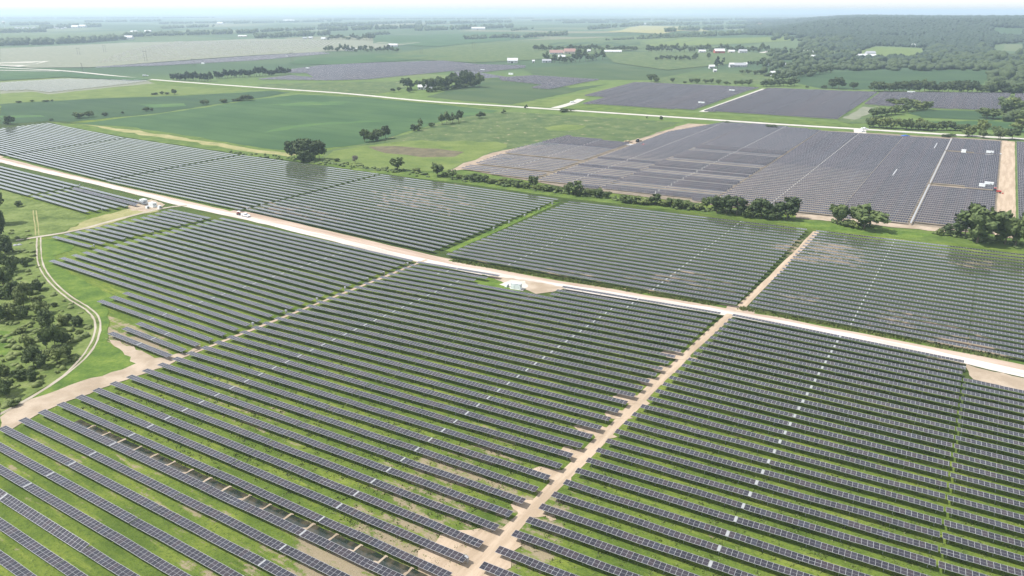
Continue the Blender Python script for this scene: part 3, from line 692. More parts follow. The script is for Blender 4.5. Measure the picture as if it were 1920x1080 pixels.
def crown_arrays(seed, nc, nl, ls, shape='round', flat=.85):
    """leaf-sized faces over many clumps inside a unit crown (radius 1, height ~2)"""
    g = np.random.RandomState(seed); C = []; Rr = []
    while len(C) < nc:
        p = g.uniform(-1, 1, 3)
        if shape == 'cone':
            z = g.uniform(-1, 1); r = (1 - z) / 2 * .95 + .08; a = g.uniform(0, 6.28); p = np.array([math.cos(a) * r * .8, math.sin(a) * r * .8, z]); C.append(p); Rr.append(.18 + .22 * (1 - z) / 2); continue
        if np.linalg.norm(p) > .82: continue
        if shape == 'bush' and p[2] < -.7: continue
        if np.linalg.norm(p) < .35 and g.rand() < .6: continue
        C.append(p * [1, 1, flat]); Rr.append(g.uniform(.20, .42))
    C = np.array(C); Rr = np.array(Rr)
    n = nc * nl; ci = np.repeat(np.arange(nc), nl)
    d = g.normal(size=(n, 3)); d[:, 2] += .25; d /= np.linalg.norm(d, axis=1)[:, None]
    P = C[ci] + d * Rr[ci][:, None] * g.uniform(.75, 1.12, n)[:, None]
    nn = d + g.normal(size=(n, 3)) * .55; nn /= np.linalg.norm(nn, axis=1)[:, None]
    t = np.cross(nn, g.normal(size=(n, 3))); t /= np.linalg.norm(t, axis=1)[:, None]; b = np.cross(nn, t)
    s = ls * g.uniform(.6, 1.3, n)[:, None]
    V = np.stack([P - t * s, P + b * s * .7, P + t * s, P - b * s * .7], 1).reshape(-1, 3)
    V[:, 2] += 1 - max(0, -V[:, 2].min() - 1) * 0
    Fc = np.arange(len(V)).reshape(-1, 4)
    # soft inner cores keep the crown from being see-through in the middle of each clump
    ico = [(0, 0, 1), (.894, 0, .447), (.276, .851, .447), (-.724, .526, .447), (-.724, -.526, .447), (.276, -.851, .447), (.724, .526, -.447), (-.276, .851, -.447), (-.894, 0, -.447), (-.276, -.851, -.447), (.724, -.526, -.447), (0, 0, -1)]
    icf = [(0, 1, 2), (0, 2, 3), (0, 3, 4), (0, 4, 5), (0, 5, 1), (1, 6, 2), (2, 7, 3), (3, 8, 4), (4, 9, 5), (5, 10, 1), (6, 7, 2), (7, 8, 3), (8, 9, 4), (9, 10, 5), (10, 6, 1), (11, 7, 6), (11, 8, 7), (11, 9, 8), (11, 10, 9), (11, 6, 10)]
    return V, Fc, C + [0, 0, 1], Rr, np.array(ico), icf
def crown_mesh(seed, nc, nl, ls, shape, mat, trunk=False):
    V, Fc, C, Rr, ico, icf = crown_arrays(seed, nc, nl, ls, shape)
    vs = V.tolist(); fs = [tuple(f) for f in Fc.tolist()]; g = np.random.RandomState(seed + 5)
    for c, r in zip(C, Rr):
        b = len(vs); vs += (c + ico * r * .8 * g.uniform(.8, 1.15, (12, 1))).tolist(); fs += [tuple(i + b for i in f) for f in icf]
    mi = [0] * len(fs); mats = [mat]
    if trunk:
        m = MB(); m.bar((0, 0, -.45), (0, 0, .7), .07, .03, 5); b = len(vs); vs += m.v; fs += [tuple(i + b for i in f) for f in m.f]; mi += [1] * len(m.f); mats.append(BARK)
    return mesh_from('crown', vs, fs, mats, mi)
CM = {}
def crown(lod, shape, tone, k):
    key = (lod, shape, tone, k)
    par = {0: (34, 46, .10), 1: (20, 22, .15), 2: (11, 9, .24)}[lod]
    if shape == 'cone': par = (par[0], par[1], par[2] * .7)
    return cached(CM, key, lambda: crown_mesh(100 * lod + 17 * k + len(tone), *par, shape, LEAF[tone], trunk=(lod == 2)))
def trunk_mesh(k):
    def f():
        m = MB(); g = random.Random(k); m.bar((0, 0, -.1), (0, 0, 1.0), .085, .055, 7); m.bar((0, 0, .95), (.06, .02, 1.7), .055, .02, 6)
        for q in range(5):
            a = q * 1.25 + g.uniform(0, .6); m.bar((0, 0, .7 + q * .14), (math.cos(a) * .5, math.sin(a) * .5, 1.15 + q * .17), .035, .012, 5)
        return m.mesh('trunk', BARK)
    return cached(CM, ('tr', k), f)
NTREE = [0]
def tree(px, py, w, h, shape='round', tone='mid', label=None, group=None, lod=None, name=None, xy=None, dims=None):
    """w, h are the crown width and the height read off the photograph, in pixels"""
    x, y = xy if xy else at(px, py); d = math.sqrt(x * x + y * y + CAMH ** 2)
    if dims: W, H = dims
    else: W, H = w * d / F, h * d / F / math.cos(math.atan2(CAMH, math.hypot(x, y))) * .97
    tone = ('mid' if tone == 'dark' and lod != 0 and rnd.random() < .45 else 'light' if tone == 'mid' and lod != 0 and 'dark' not in (label or '') and rnd.random() < .25 else tone)
    lod = (0 if d < 330 and H > 5 else 1 if d < 650 else 2) if lod is None else lod
    k = rnd.randrange(3); g = gz(x, y); nm = name or ('bush' if shape == 'bush' else 'conifer' if shape == 'cone' else 'tree')
    root = empty(nm, (x, y, g), rnd.uniform(0, 6.28)) if lod < 2 else None
    me = crown(lod, shape, tone, k); f_ = 1.0 if lod == 0 and x < -90 and y < 330 else 1.12; W *= f_ if shape != 'cone' else 1.5; H *= 1 + (f_ - 1) * .6
    low = .0 if shape == 'bush' else .12
    if lod < 2:
        c = link('crown', me, root); q_ = rnd.uniform(.8, 1.22); c.scale = (W / 2 * q_, W / 2 / q_, H * (1 - low) / 2); c.location = (0, 0, H * low)
        if shape != 'bush':
            t = link('trunk', trunk_mesh(k), root); t.scale = (max(.6, W * .28), max(.6, W * .28), H * .45)
        o = root
    else:
        o = link(nm, me, None, (x, y, g + H * low), rnd.uniform(0, 6.28)); o.scale = (W / 2, W / 2, H * (1 - low) / 2)
    NTREE[0] += 1
    return tag(o, label, 'bush' if shape == 'bush' else 'tree', group)
def tree_set(items, desc, group, ref='from the left', **kw):
    items = sorted(items, key=lambda t: t[0])
    for i, it in enumerate(items):
        px, py, w, h = it[:4]; shape = it[4] if len(it) > 4 else 'round'; tone = it[5] if len(it) > 5 else kw.get('tone', 'mid')
        kind = {'round': 'tree', 'bush': 'bush', 'cone': 'conifer'}[shape]
        tree(px, py, w, h, shape, tone, '%s %s, %s %s' % (desc, kind, ordn(i), ref), group, lod=kw.get('lod'))
# hedge line between the near rows and the far array
tree_set([(552, 298, 24, 34, 'round', 'dark'), (567, 299, 28, 36, 'round', 'dark'), (583, 300, 30, 38, 'round', 'dark'), (599, 299, 24, 34, 'round', 'dark'), (575, 303, 30, 22, 'bush', 'dark')],
         'dark leafy clump by the field corner,', 'big tree clump by the field corner')
tree_set([(632, 303, 10, 7, 'bush', 'dark'), (746, 320, 24, 24), (781, 323, 16, 9, 'bush'), (820, 331, 22, 25), (834, 332, 14, 10, 'bush'), (848, 334, 20, 16), (862, 335, 14, 9, 'bush'), (876, 336, 14, 9, 'bush'),
          (889, 340, 20, 14, 'bush'), (899, 340, 14, 12), (910, 342, 14, 15), (924, 344, 20, 11, 'bush'), (942, 345, 22, 10, 'bush'), (957, 347, 20, 10, 'bush')], 'small green hedge-line plant near the grass strip,', 'hedge line left part')
tree_set([(970, 350, 24, 12, 'bush'), (985, 352, 20, 11, 'bush'), (1000, 354, 20, 26), (1013, 356, 20, 11, 'bush'), (1030, 358, 26, 12, 'bush'), (1045, 359, 18, 10, 'bush'), (1064, 363, 20, 16), (1078, 365, 30, 25, 'round', 'dark'),
          (1092, 366, 24, 14, 'bush'), (1108, 368, 20, 14), (1121, 370, 20, 18), (1138, 371, 18, 13), (1170, 379, 22, 14), (1184, 381, 24, 13, 'bush'), (1200, 382, 26, 13, 'bush'), (1213, 383, 24, 12, 'bush'), (1228, 384, 22, 20, 'round', 'dark'),
          (1243, 386, 20, 12, 'bush'), (1262, 389, 26, 18), (1280, 391, 26, 17), (1297, 392, 24, 13, 'bush'), (1310, 393, 22, 12, 'bush')], 'hedgerow plant below the purple array,', 'hedgerow middle part')
tree_set([(1325, 392, 18, 22), (1343, 399, 32, 30, 'round', 'dark'), (1362, 402, 34, 34, 'round', 'dark'), (1381, 404, 34, 33, 'round', 'dark'), (1398, 407, 24, 18, 'bush', 'dark'), (1412, 408, 26, 26, 'round', 'dark'), (1427, 409, 30, 34, 'round', 'dark'),
          (1440, 411, 24, 20, 'bush', 'dark'), (1456, 411, 30, 30, 'round', 'dark'), (1475, 412, 38, 40, 'round', 'dark')], 'dense dark roadside thicket in front of the purple array, plant', 'dark thicket by the array')
tree_set([(1570, 421, 28, 38), (1588, 424, 22, 11, 'bush'), (1620, 429, 54, 38), (1598, 427, 20, 12, 'bush')], 'lone green tree cluster on the strip before the array,', 'trees on the strip before the array')
tree_set([(1786, 441, 30, 20, 'bush', 'dark'), (1808, 446, 38, 40, 'round', 'dark'), (1832, 455, 62, 62, 'round', 'dark'), (1858, 457, 46, 38, 'bush', 'dark'), (1884, 458, 42, 48, 'round', 'dark'), (1903, 462, 36, 42, 'round', 'mid'), (1925, 464, 46, 50, 'round', 'dark'), (1760, 441, 12, 12, 'bush', 'light')],
         'large dark tree mass at the right frame edge, plant', 'big trees at the right edge')
# dead tree
t_ = empty('dead_tree', (*at(666, 307), 0)); tag(t_, 'bare pale dead tree standing in the lime meadow above the rows', 'tree')
m = MB(); g_ = random.Random(3); m.bar((0, 0, 0), (0, 0, 4.5), .22, .1)
for q in range(16):
    a = g_.uniform(0, 6.3); z = g_.uniform(1.2, 4.4); m.bar((0, 0, z), (math.cos(a) * 2.2, math.sin(a) * 2.2, z + g_.uniform(1, 2.2)), .07, .02, 4)
m.build('trunk', BARK, t_); c = link('twigs', crown(1, 'round', 'grey', 0), t_); c.scale = (2.1, 2.1, 2.2); c.location = (0, 0, 1.6)
# trees in the open fields
tree_set([(684, 267, 16, 24), (694, 266, 16, 19), (708, 263, 20, 22), (723, 260, 18, 25), (703, 265, 16, 14, 'bush')], 'dark tree group between soybean field and pasture,', 'first field tree group', tone='dark')
tree_set([(775, 246, 14, 12, 'bush'), (784, 245, 16, 12, 'bush'), (788, 241, 10, 19), (809, 238, 13, 8, 'bush')], 'small dark clump on the field edge,', 'second field tree group', tone='dark')
tree_set([(829, 234, 14, 19), (838, 233, 16, 22), (849, 231, 16, 17), (860, 229, 15, 22)], 'upright dark trees on the pasture edge,', 'third field tree group', tone='dark')
tree_set([(902, 222, 18, 12, 'bush'), (944, 213, 9, 7, 'bush'), (986, 204, 8, 7, 'bush'), (1062, 210, 28, 7, 'bush'), (1240, 225, 8, 7, 'bush'), (1213, 222, 4, 4, 'bush'), (1365, 232, 20, 5, 'bush'), (1448, 240, 24, 6, 'bush')], 'round dark bush near the county road,', 'bushes along the county road', tone='dark')
tree_set([(148, 222, 17, 10, 'bush'), (169, 220, 13, 10, 'bush'), (197, 218, 9, 6, 'bush'), (230, 213, 5, 4, 'bush'), (275, 209, 9, 7, 'bush'), (285, 208, 6, 5, 'bush'), (290, 178, 10, 4, 'bush'), (304, 177, 6, 5, 'bush'), (313, 177, 8, 4, 'bush'), (327, 177, 10, 9),
          (384, 197, 15, 9, 'bush'), (420, 193, 13, 8, 'bush'), (448, 189, 22, 5, 'bush'), (464, 188, 20, 9, 'bush'), (96, 226, 7, 3, 'bush'), (20, 233, 13, 14), (13, 234, 8, 7, 'bush'), (35, 193, 8, 3, 'bush'), (61, 191, 6, 3, 'bush'), (86, 191, 10, 3, 'bush'), (98, 190, 4, 3, 'bush')],
         'small dark round plant among the left crop fields,', 'scattered field bushes', tone='dark', lod=1)
L_ = [(325 + i * 5.4 + rnd.uniform(-1, 1), 150.5 + i * .2, 10, 13 + rnd.uniform(-3, 4), 'round', 'con') for i in range(14)]
tree_set(L_, 'dark windbreak beside the county road,', 'left windbreak of conifers', lod=2)
L_ = [(406 + i * 5.4 + rnd.uniform(-1, 1), 147.5 - i * .3, 10, 13 + rnd.uniform(-4, 3), 'round', 'con') for i in range(26)]
tree_set(L_, 'dark windbreak behind the county road,', 'right windbreak of conifers', lod=2)
L_ = [(764, 169, 24, 21, 'round', 'dark'), (768, 173, 12, 11, 'bush', 'dark'), (785, 163, 14, 12, 'round', 'dark'), (748, 171, 8, 8, 'round', 'dark'), (737, 173, 9, 7, 'round', 'dark')]
L_ += [(800 + i * 8.2, 171 - .75 * i + rnd.uniform(-2, 2), 16, rnd.uniform(17, 27), 'round', 'dark') for i in range(13)] + [(806 + i * 11, 173 - 1.3 * i, 13, 9, 'bush', 'dark') for i in range(8)] + [(868, 160, 16, 26, 'round', 'dark'), (878, 158, 16, 27, 'round', 'dark')]
tree_set(L_, 'dark tree sheltering the farmhouse by the county road,', 'farmstead grove by the county road', lod=1)
tree_set([(608 + i * 7.5 + rnd.uniform(-2, 2), 96 + .12 * i + rnd.uniform(-1, 1), 10, rnd.uniform(7, 13), 'round', 'dark') for i in range(19)], 'dark tree of the grove around the white farmhouses,', 'grove around the white farmhouses', lod=2)
tree_set([(616 + i * 6.5, 75 + rnd.uniform(-1, 1), 10, rnd.uniform(6, 11), 'round', 'dark') for i in range(14)], 'hazy tree of the far wood behind the farm,', 'wood behind the farm', lod=2)
tree_set([(1002 + i * 7.6, 95 + rnd.uniform(-.6, .6), 11, rnd.uniform(5, 12), 'round', 'dark') for i in range(26)], 'dark tree in the long row behind the red-roofed farm,', 'tree row behind the red-roofed farm', lod=2)
tree_set([(1024 + i * 8 + rnd.uniform(-2, 2), 119 - abs(i - 4) * .8, 13, rnd.uniform(9, 17) + (8 if i in (7, 8, 9) else 0), 'round', 'dark') for i in range(14)], 'dark tree in front of the red-roofed farm,', 'trees before the red-roofed farm', lod=2)
tree_set([(1215 + i * 8.6 + rnd.uniform(-2, 2), 97.5 + rnd.uniform(-.6, .6), 12, rnd.uniform(8, 14), 'round', 'dark') for i in range(27)], 'hazy tree in the row behind the white barns,', 'tree row behind the white barns', lod=2)
tree_set([(1232 + i * 8.5, 113 + rnd.uniform(-1, 1), 10, rnd.uniform(6, 12), 'round', 'dark') for i in range(9)] + [(1328, 112, 7, 12, 'round', 'dark'), (1305, 112, 9, 13, 'round', 'dark')], 'dark tree on the meadow before the barns,', 'trees on the meadow', lod=2)
tree_set([(1222, 153, 16, 14), (1230, 154, 12, 9), (1261, 154, 9, 8), (1284, 156, 6, 4, 'bush'), (1296, 156, 9, 9), (1307, 157, 11, 10), (1323, 157, 10, 8), (1334, 157, 8, 9), (1347, 158, 10, 9), (1361, 159, 8, 7), (1368, 159, 4, 4, 'bush'), (1380, 160, 8, 9), (1391, 161, 11, 10), (1404, 161, 14, 11)],
         'round tree in the line above the dark array,', 'tree line above the dark array', tone='mid', lod=1)
tree_set([(1345, 128, 12, 18, 'cone', 'con'), (1356, 124, 8, 13, 'cone', 'con'), (1402, 123, 5, 7, 'cone', 'con'), (1407, 123, 5, 7, 'cone', 'con'), (1413, 123, 5, 7, 'cone', 'con'), (1420, 124, 8, 9), (1430, 124, 14, 14), (1438, 125, 12, 11), (1455, 117, 12, 12), (1465, 119, 12, 7), (1391, 139, 12, 7), (1402, 139, 12, 8), (1415, 140, 14, 9), (1426, 140, 14, 12)],
         'dark tree beside the grey greenhouse,', 'trees beside the greenhouse', tone='dark', lod=2)
# hedges right of centre
tree_set([(1432 + i * 6.3 + rnd.uniform(-1, 1), 162 - i * .1 + rnd.uniform(-1, 1), 14, rnd.uniform(9, 17)) for i in range(10)] + [(1452 + i * 7, 152 - i * 1.0 + rnd.uniform(-3, 2), 14, rnd.uniform(9, 15)) for i in range(16)], 'dark tree bordering the left of the far soybean field,', 'wood left of the far soybean field', tone='dark', lod=2)
tree_set([(1560, 166, 16, 16), (1572, 167, 20, 19), (1545, 166, 10, 6, 'bush'), (1600, 168, 13, 12), (1540 - 27, 165, 7, 4, 'bush')], 'dark tree on the near edge of the far soybean field,', 'trees on the near field edge', tone='dark', lod=1)
tree_set([(1640 + i * 9.2 + rnd.uniform(-2, 2), 171.5 + i * .1 + rnd.uniform(-1, 1), 17, rnd.uniform(11, 20)) for i in range(32)], 'dark tree in the hedge above the right-hand array,', 'hedge above the right-hand array', tone='dark', lod=1)
tree_set([(1636 + i * 8.5 + rnd.uniform(-2, 2), 219 - i * 1.2 + rnd.uniform(-2, 2), 17, rnd.uniform(11, 18)) for i in range(13)] + [(1670 + i * 9, 196 + rnd.uniform(-2, 2), 16, 9) for i in range(5)], 'green tree in the clump right of the grass plot,', 'clump right of the grass plot', tone='mid', lod=1)
tree_set([(1630 + i * 8.6 + rnd.uniform(-2, 2), 239 + i * .45 + rnd.uniform(-1, 1), 18, rnd.uniform(13, 21), 'round', 'light' if i % 2 else 'mid') for i in range(13)] + [(1740 + i * 8.5, 245 + rnd.uniform(-1, 1), 15, rnd.uniform(10, 15), 'round', 'dark') for i in range(9)], 'leafy roadside tree right of the junction,', 'roadside thicket right of the junction', lod=1)
tree_set([(1814, 256, 20, 14), (1822, 256, 12, 18, 'round', 'light'), (1841, 253, 20, 26, 'round', 'light'), (1841, 259, 12, 14), (1872, 262, 18, 20, 'round', 'dark'), (1897, 262, 20, 17, 'round', 'dark'), (1772, 257, 14, 5, 'bush', 'dark'), (1784, 257, 12, 5, 'bush', 'dark'), (1912, 248, 24, 20), (1850, 222, 26, 17), (1862, 223, 24, 14), (1885, 213, 20, 24), (1900, 210, 24, 22), (1915, 215, 22, 20), (1905, 226, 24, 16), (1920, 230, 22, 18), (1868, 247, 14, 9, 'bush')],
         'tree by the county road near the right edge,', 'trees by the road at right', lod=1)
# the scrubby wood at left
S_ = [(3, 452, 30, 72, 'round', 'dark'), (-6, 420, 36, 74, 'round', 'dark'), (10, 475, 26, 40, 'round', 'mid'), (-3, 505, 34, 46, 'round', 'dark'), (14, 476, 26, 26, 'bush', 'dark'), (8, 540, 38, 48, 'round', 'mid'), (36, 388, 13, 13, 'bush', 'dark'), (47, 499, 22, 20, 'bush', 'dark'),
      (28, 566, 34, 46, 'round', 'mid'), (46, 578, 34, 56, 'round', 'mid'), (56, 560, 26, 36, 'round', 'mid'), (72, 545, 24, 26, 'bush', 'mid'), (20, 598, 34, 34, 'bush', 'light'), (2, 606, 22, 42, 'round', 'dark'), (45, 596, 26, 28, 'bush', 'mid'), (78, 590, 34, 32, 'bush', 'mid'),
      (90, 622, 36, 52, 'round', 'mid'), (104, 650, 32, 50, 'round', 'dark'), (88, 655, 22, 50, 'round', 'dark'), (120, 610, 22, 26, 'bush', 'light'), (147, 612, 27, 25, 'bush', 'dark'), (150, 629, 14, 14, 'bush', 'mid'), (124, 645, 26, 30, 'bush', 'mid'), (108, 682, 38, 38, 'round', 'light'), (128, 670, 24, 30, 'round', 'mid'),
      (64, 688, 34, 46, 'round', 'dark'), (80, 690, 26, 32, 'round', 'dark'), (52, 650, 28, 28, 'bush', 'mid'), (62, 714, 24, 26, 'bush', 'mid'), (38, 712, 30, 24, 'bush', 'mid'), (-4, 738, 36, 66, 'round', 'dark'), (14, 745, 26, 40, 'round', 'dark'), (27, 762, 22, 14, 'bush', 'mid'), (10, 705, 24, 24, 'bush', 'mid'), (130, 600, 16, 14, 'bush', 'mid'), (24, 510, 28, 36, 'bush', 'mid'), (6, 560, 28, 30, 'bush', 'mid'), (102, 575, 14, 10, 'bush', 'mid'), (70, 570, 20, 18, 'bush', 'light'), (40, 625, 20, 14, 'bush', 'light')]
S_ = [(a, b, c * .78, d * .76, e, {'dark': 'mid', 'mid': 'mid' if i % 3 else 'light', 'light': 'light'}[f] if i % 4 else f) for i, (a, b, c, d, e, f) in enumerate(S_)]
S_.sort(key=lambda s: s[1])
for i, s in enumerate(S_):
    kind = 'bush' if s[4] == 'bush' else 'tree'
    adj = {'dark': 'dark', 'mid': 'green', 'light': 'pale green'}[s[5]]
    tree(*s[:4], s[4], s[5], '%s %s in the scrub left of the curved lane, %s counting from the top' % (adj, kind, ordn(i)), 'trees and bushes of the left scrub', lod=0)
# ---- woods that read as one mass
def canopy(name, spots, label, tone='dark'):
    ico = crown_arrays(1, 1, 1, .1)[4]; icf = np.array(crown_arrays(1, 1, 1, .1)[5]); n = len(spots)
    S = np.array(spots); P = S[:, :3]; W = S[:, 3]; H = S[:, 4]; g = np.random.RandomState(len(name) + n)
    out = []; fo = []; base = 0
    for rep in range(2):
        off = np.zeros((n, 3)) if rep == 0 else np.stack([g.uniform(-.45, .45, n) * W, g.uniform(-.45, .45, n) * W, g.uniform(-.1, .35, n) * H], 1)
        sc_ = 1.0 if rep == 0 else .62
        V = (ico[None] * g.uniform(.84, 1.16, (n, 12, 1)) * np.stack([W / 2 * sc_, W / 2 * sc_, H / 2 * sc_], 1)[:, None, :]) + (P + off)[:, None, :] + np.array([0, 0, 1])[None, None] * (H / 2)[:, None, None]
        out.append(V.reshape(-1, 3)); fo.append((icf[None] + (np.arange(n) * 12)[:, None, None] + base).reshape(-1, 3)); base += n * 12
    me = mesh_from(name, np.vstack(out), np.vstack(fo), [LEAF[tone]])
    return tag(link(name, me), label, 'wood', None, 'stuff')
sp = []; g = np.random.RandomState(4)
r = 1750.0
clear = [((1640, 86), (1742, 90), (1722, 110), (1560, 108)), ((1440, 90), (1520, 90), (1600, 100), (1560, 112), (1440, 112)), ((1850, 55), (1920, 50), (1920, 72), (1870, 70)), ((1290, 60), (1500, 66), (1480, 80), (1250, 86)), ((1470, 150), (1512, 135), (1860, 128), (1860, 172), (1500, 172)), ((1300, 95), (1440, 95), (1440, 130), (1300, 130)), ((1700, 100), (1725, 100), (1725, 112), (1690, 112)), ((1600, 100), (1665, 100), (1665, 114), (1590, 114)), ((1860, 84), (1920, 80), (1920, 108), (1860, 108))]
CL = [[at(*p) for p in q] for q in clear]
while r < 8500:
    st = max(8.5, r * .0046); az = .30 if r > 2700 else .385
    while az < .66:
        a = az + g.uniform(-.5, .5) * st / r; rr = r + g.uniform(-.5, .5) * st; x, y = rr * math.sin(a), rr * math.cos(a)
        dens = .5 + .5 * math.sin(x * .009 + 2) * math.cos(y * .0075) + .35 * math.sin(x * .023 + y * .017)
        edge = (r - 2500) / 900 + (a - .40) * 7 + dens
        if .5 + .5 * math.sin(x * .0052 + 4) * math.sin(y * .0061 + 1) > .93: edge = 0
        if r < 2200 : edge = dens * 1.3 - .15
        if edge > .25 and not any(in_poly(x, y, q) for q in CL):
            s = max(1.0, st / 11); sp.append((x, y, gz(x, y) - 1, g.uniform(9, 15) * s, g.uniform(8, 15) * min(s, 1.5)))
        az += st / r
    r += st * .95
canopy('wooded_hill', sp, 'broad bluish wooded hillside filling the upper right horizon', 'con')
BANDS = [(0, 60, 86, 84, 11), (55, 170, 85, 80, 10), (165, 236, 80, 74, 9), (0, 85, 62, 60, 6), (75, 190, 54, 50, 6), (235, 330, 70, 66, 7), (320, 480, 67, 62, 7), (300, 400, 54, 50, 4), (160, 300, 42, 40, 3), (20, 90, 48, 46, 4),
         (480, 615, 72, 66, 8), (480, 620, 60, 55, 5), (620, 800, 58, 52, 7), (620, 790, 47, 43, 4), (780, 960, 58, 52, 7), (780, 960, 46, 42, 5), (600, 700, 50, 48, 5), (875, 965, 74, 70, 7), (960, 1060, 72, 66, 7), (960, 1000, 58, 54, 4), (1100, 1200, 56, 48, 6), (1050, 1180, 44, 42, 4),
         (1135, 1330, 76, 68, 4), (1200, 1340, 73, 66, 7), (1180, 1440, 48, 44, 6), (1250, 1460, 60, 50, 8), (1330, 1450, 68, 62, 7), (1000, 1250, 40, 38, 3), (600, 1000, 37, 35, 2), (0, 400, 35, 34, 2), (1250, 1500, 40, 36, 4), (440, 640, 44, 40, 3), (300, 470, 45, 42, 3), (690, 735, 66, 64, 5)]
sp = []
for (x0, x1, y0, y1, hp) in BANDS:
    a = x0
    while a < x1:
        t = (a - x0) / (x1 - x0)
        for rep in range(2):
            x, y = at(a + g.uniform(-2, 2), lerp(y0, y1, t) - rep * hp * .25 + g.uniform(-.3, .3)); d = math.hypot(x, y)
            k = .55 + .45 * math.sin(a * .13 + y0) + .3 * math.sin(a * .41)
            if k > .12: sp.append((x, y, gz(x, y) - 1, min(90, hp * .9 * d / F) * g.uniform(.8, 1.3), min(22, hp * d / F) * g.uniform(.6, 1.1)))
        a += hp * .42
canopy('distant_woods', sp, 'hazy blue tree belts and woods far across the flat farmland')
sp = []
for (x0, x1, y0, y1, n_, w_, h_) in [(1440, 1620, 98, 114, 90, 11, 9), (1620, 1700, 112, 128, 50, 13, 9), (1700, 1860, 112, 130, 120, 15, 10), (1850, 1925, 108, 175, 90, 17, 14), (1570, 1900, 128, 133, 60, 14, 9), (1520, 1640, 116, 131, 50, 13, 9), (1430, 1520, 118, 145, 50, 13, 11), (1440, 1480, 66, 76, 16, 9, 7), (1740, 1860, 92, 116, 90, 15, 9), (1500, 1600, 76, 96, 90, 13, 9), (1880, 1925, 195, 235, 18, 18, 12)]:
    for _ in range(n_):
        x, y = at(rnd.uniform(x0, x1), rnd.uniform(y0, y1)); d = math.hypot(x, y); sp.append((x, y, gz(x, y) - .8, w_ * d / F * rnd.uniform(.6, 1.2), h_ * d / F * rnd.uniform(.6, 1.2)))
canopy('valley_wood', sp, 'mixed green woodland and orchards between the right-hand farms and the wooded hill', 'dark')
sp = []
for _ in range(420):
    px = rnd.uniform(430, 1920); py = np.interp(px, [430, 560, 700, 860, 1050, 1300, 1530, 1700, 1920], [287, 301, 316, 336, 360, 391, 414, 430, 462]) + rnd.gauss(0, 2.0)
    if 1480 < px < 1560 or 1640 < px < 1750 : continue
    x, y = at(px, py); sp.append((x, y, -.2, rnd.uniform(1.5, 3.5), rnd.uniform(.8, 1.8)))
canopy('hedge_undergrowth', sp, 'low weedy undergrowth along the foot of the hedge line', 'mid')
sp = []
for _ in range(700):
    px, py = rnd.uniform(-40, 185), rnd.uniform(430, 780)
    x, y = at(px, py)
    lim = np.interp(py, [430, 475, 530, 570, 605, 640, 680, 720, 780], [62, 62, 88, 138, 174, 170, 138, 85, -10])
    if px < lim and rnd.random() < .8: sp.append((x, y, -.3, rnd.uniform(1.0, 3.2), rnd.uniform(.6, 1.8)))
canopy('scrub_undergrowth', sp, 'low brambles and weeds covering the scrub left of the curved lane', 'light')
# weeds under and beside the rows
wv, wf = [], []
def weeds(n, fn, hh=(.12, .32)):
    for _ in range(n):
        u, v = fn()
        if -69 < u < -62: continue
        x, y = to_xy(u, v)
        for q in range(6):
            a = rnd.uniform(0, 6.28); s = rnd.uniform(.12, .3); h = rnd.uniform(*hh); dx, dy = rnd.uniform(-.5, .5), rnd.uniform(-.5, .5)
            b = len(wv); wv.extend([(x + dx - math.cos(a) * s, y + dy - math.sin(a) * s, 0), (x + dx + math.cos(a) * s, y + dy + math.sin(a) * s, 0), (x + dx + rnd.uniform(-.25, .25), y + dy + rnd.uniform(-.25, .25), h)]); wf.append((b, b + 1, b + 2))
def near_gap():
    i = rnd.randint(0, 26); u = rnd.uniform(-190, 22); 
    if u < -64: v = vat(i, u)
    else: v = Rv[i] + .6 + (u + 64) * .08
    return u, v + rnd.uniform(-2.2, 2.2)
weeds(9000, near_gap)
weeds(1500, lambda: (rnd.uniform(-180, 20), 0) if 0 else (lambda u: (u, np.interp(u, [-182, -130, -66, -56, -20, 40], [231, 236.5, 244.3, 245.6, 247.6, 250.2]) + rnd.uniform(-1.2, 1.2)))(rnd.uniform(-180, 20)), (.4, 1.2))
tag(link('weeds', mesh_from('weeds', wv, wf, [LEAF['light']])), 'tufts of weeds growing between the rows and along the tracks', 'weeds', None, 'stuff')

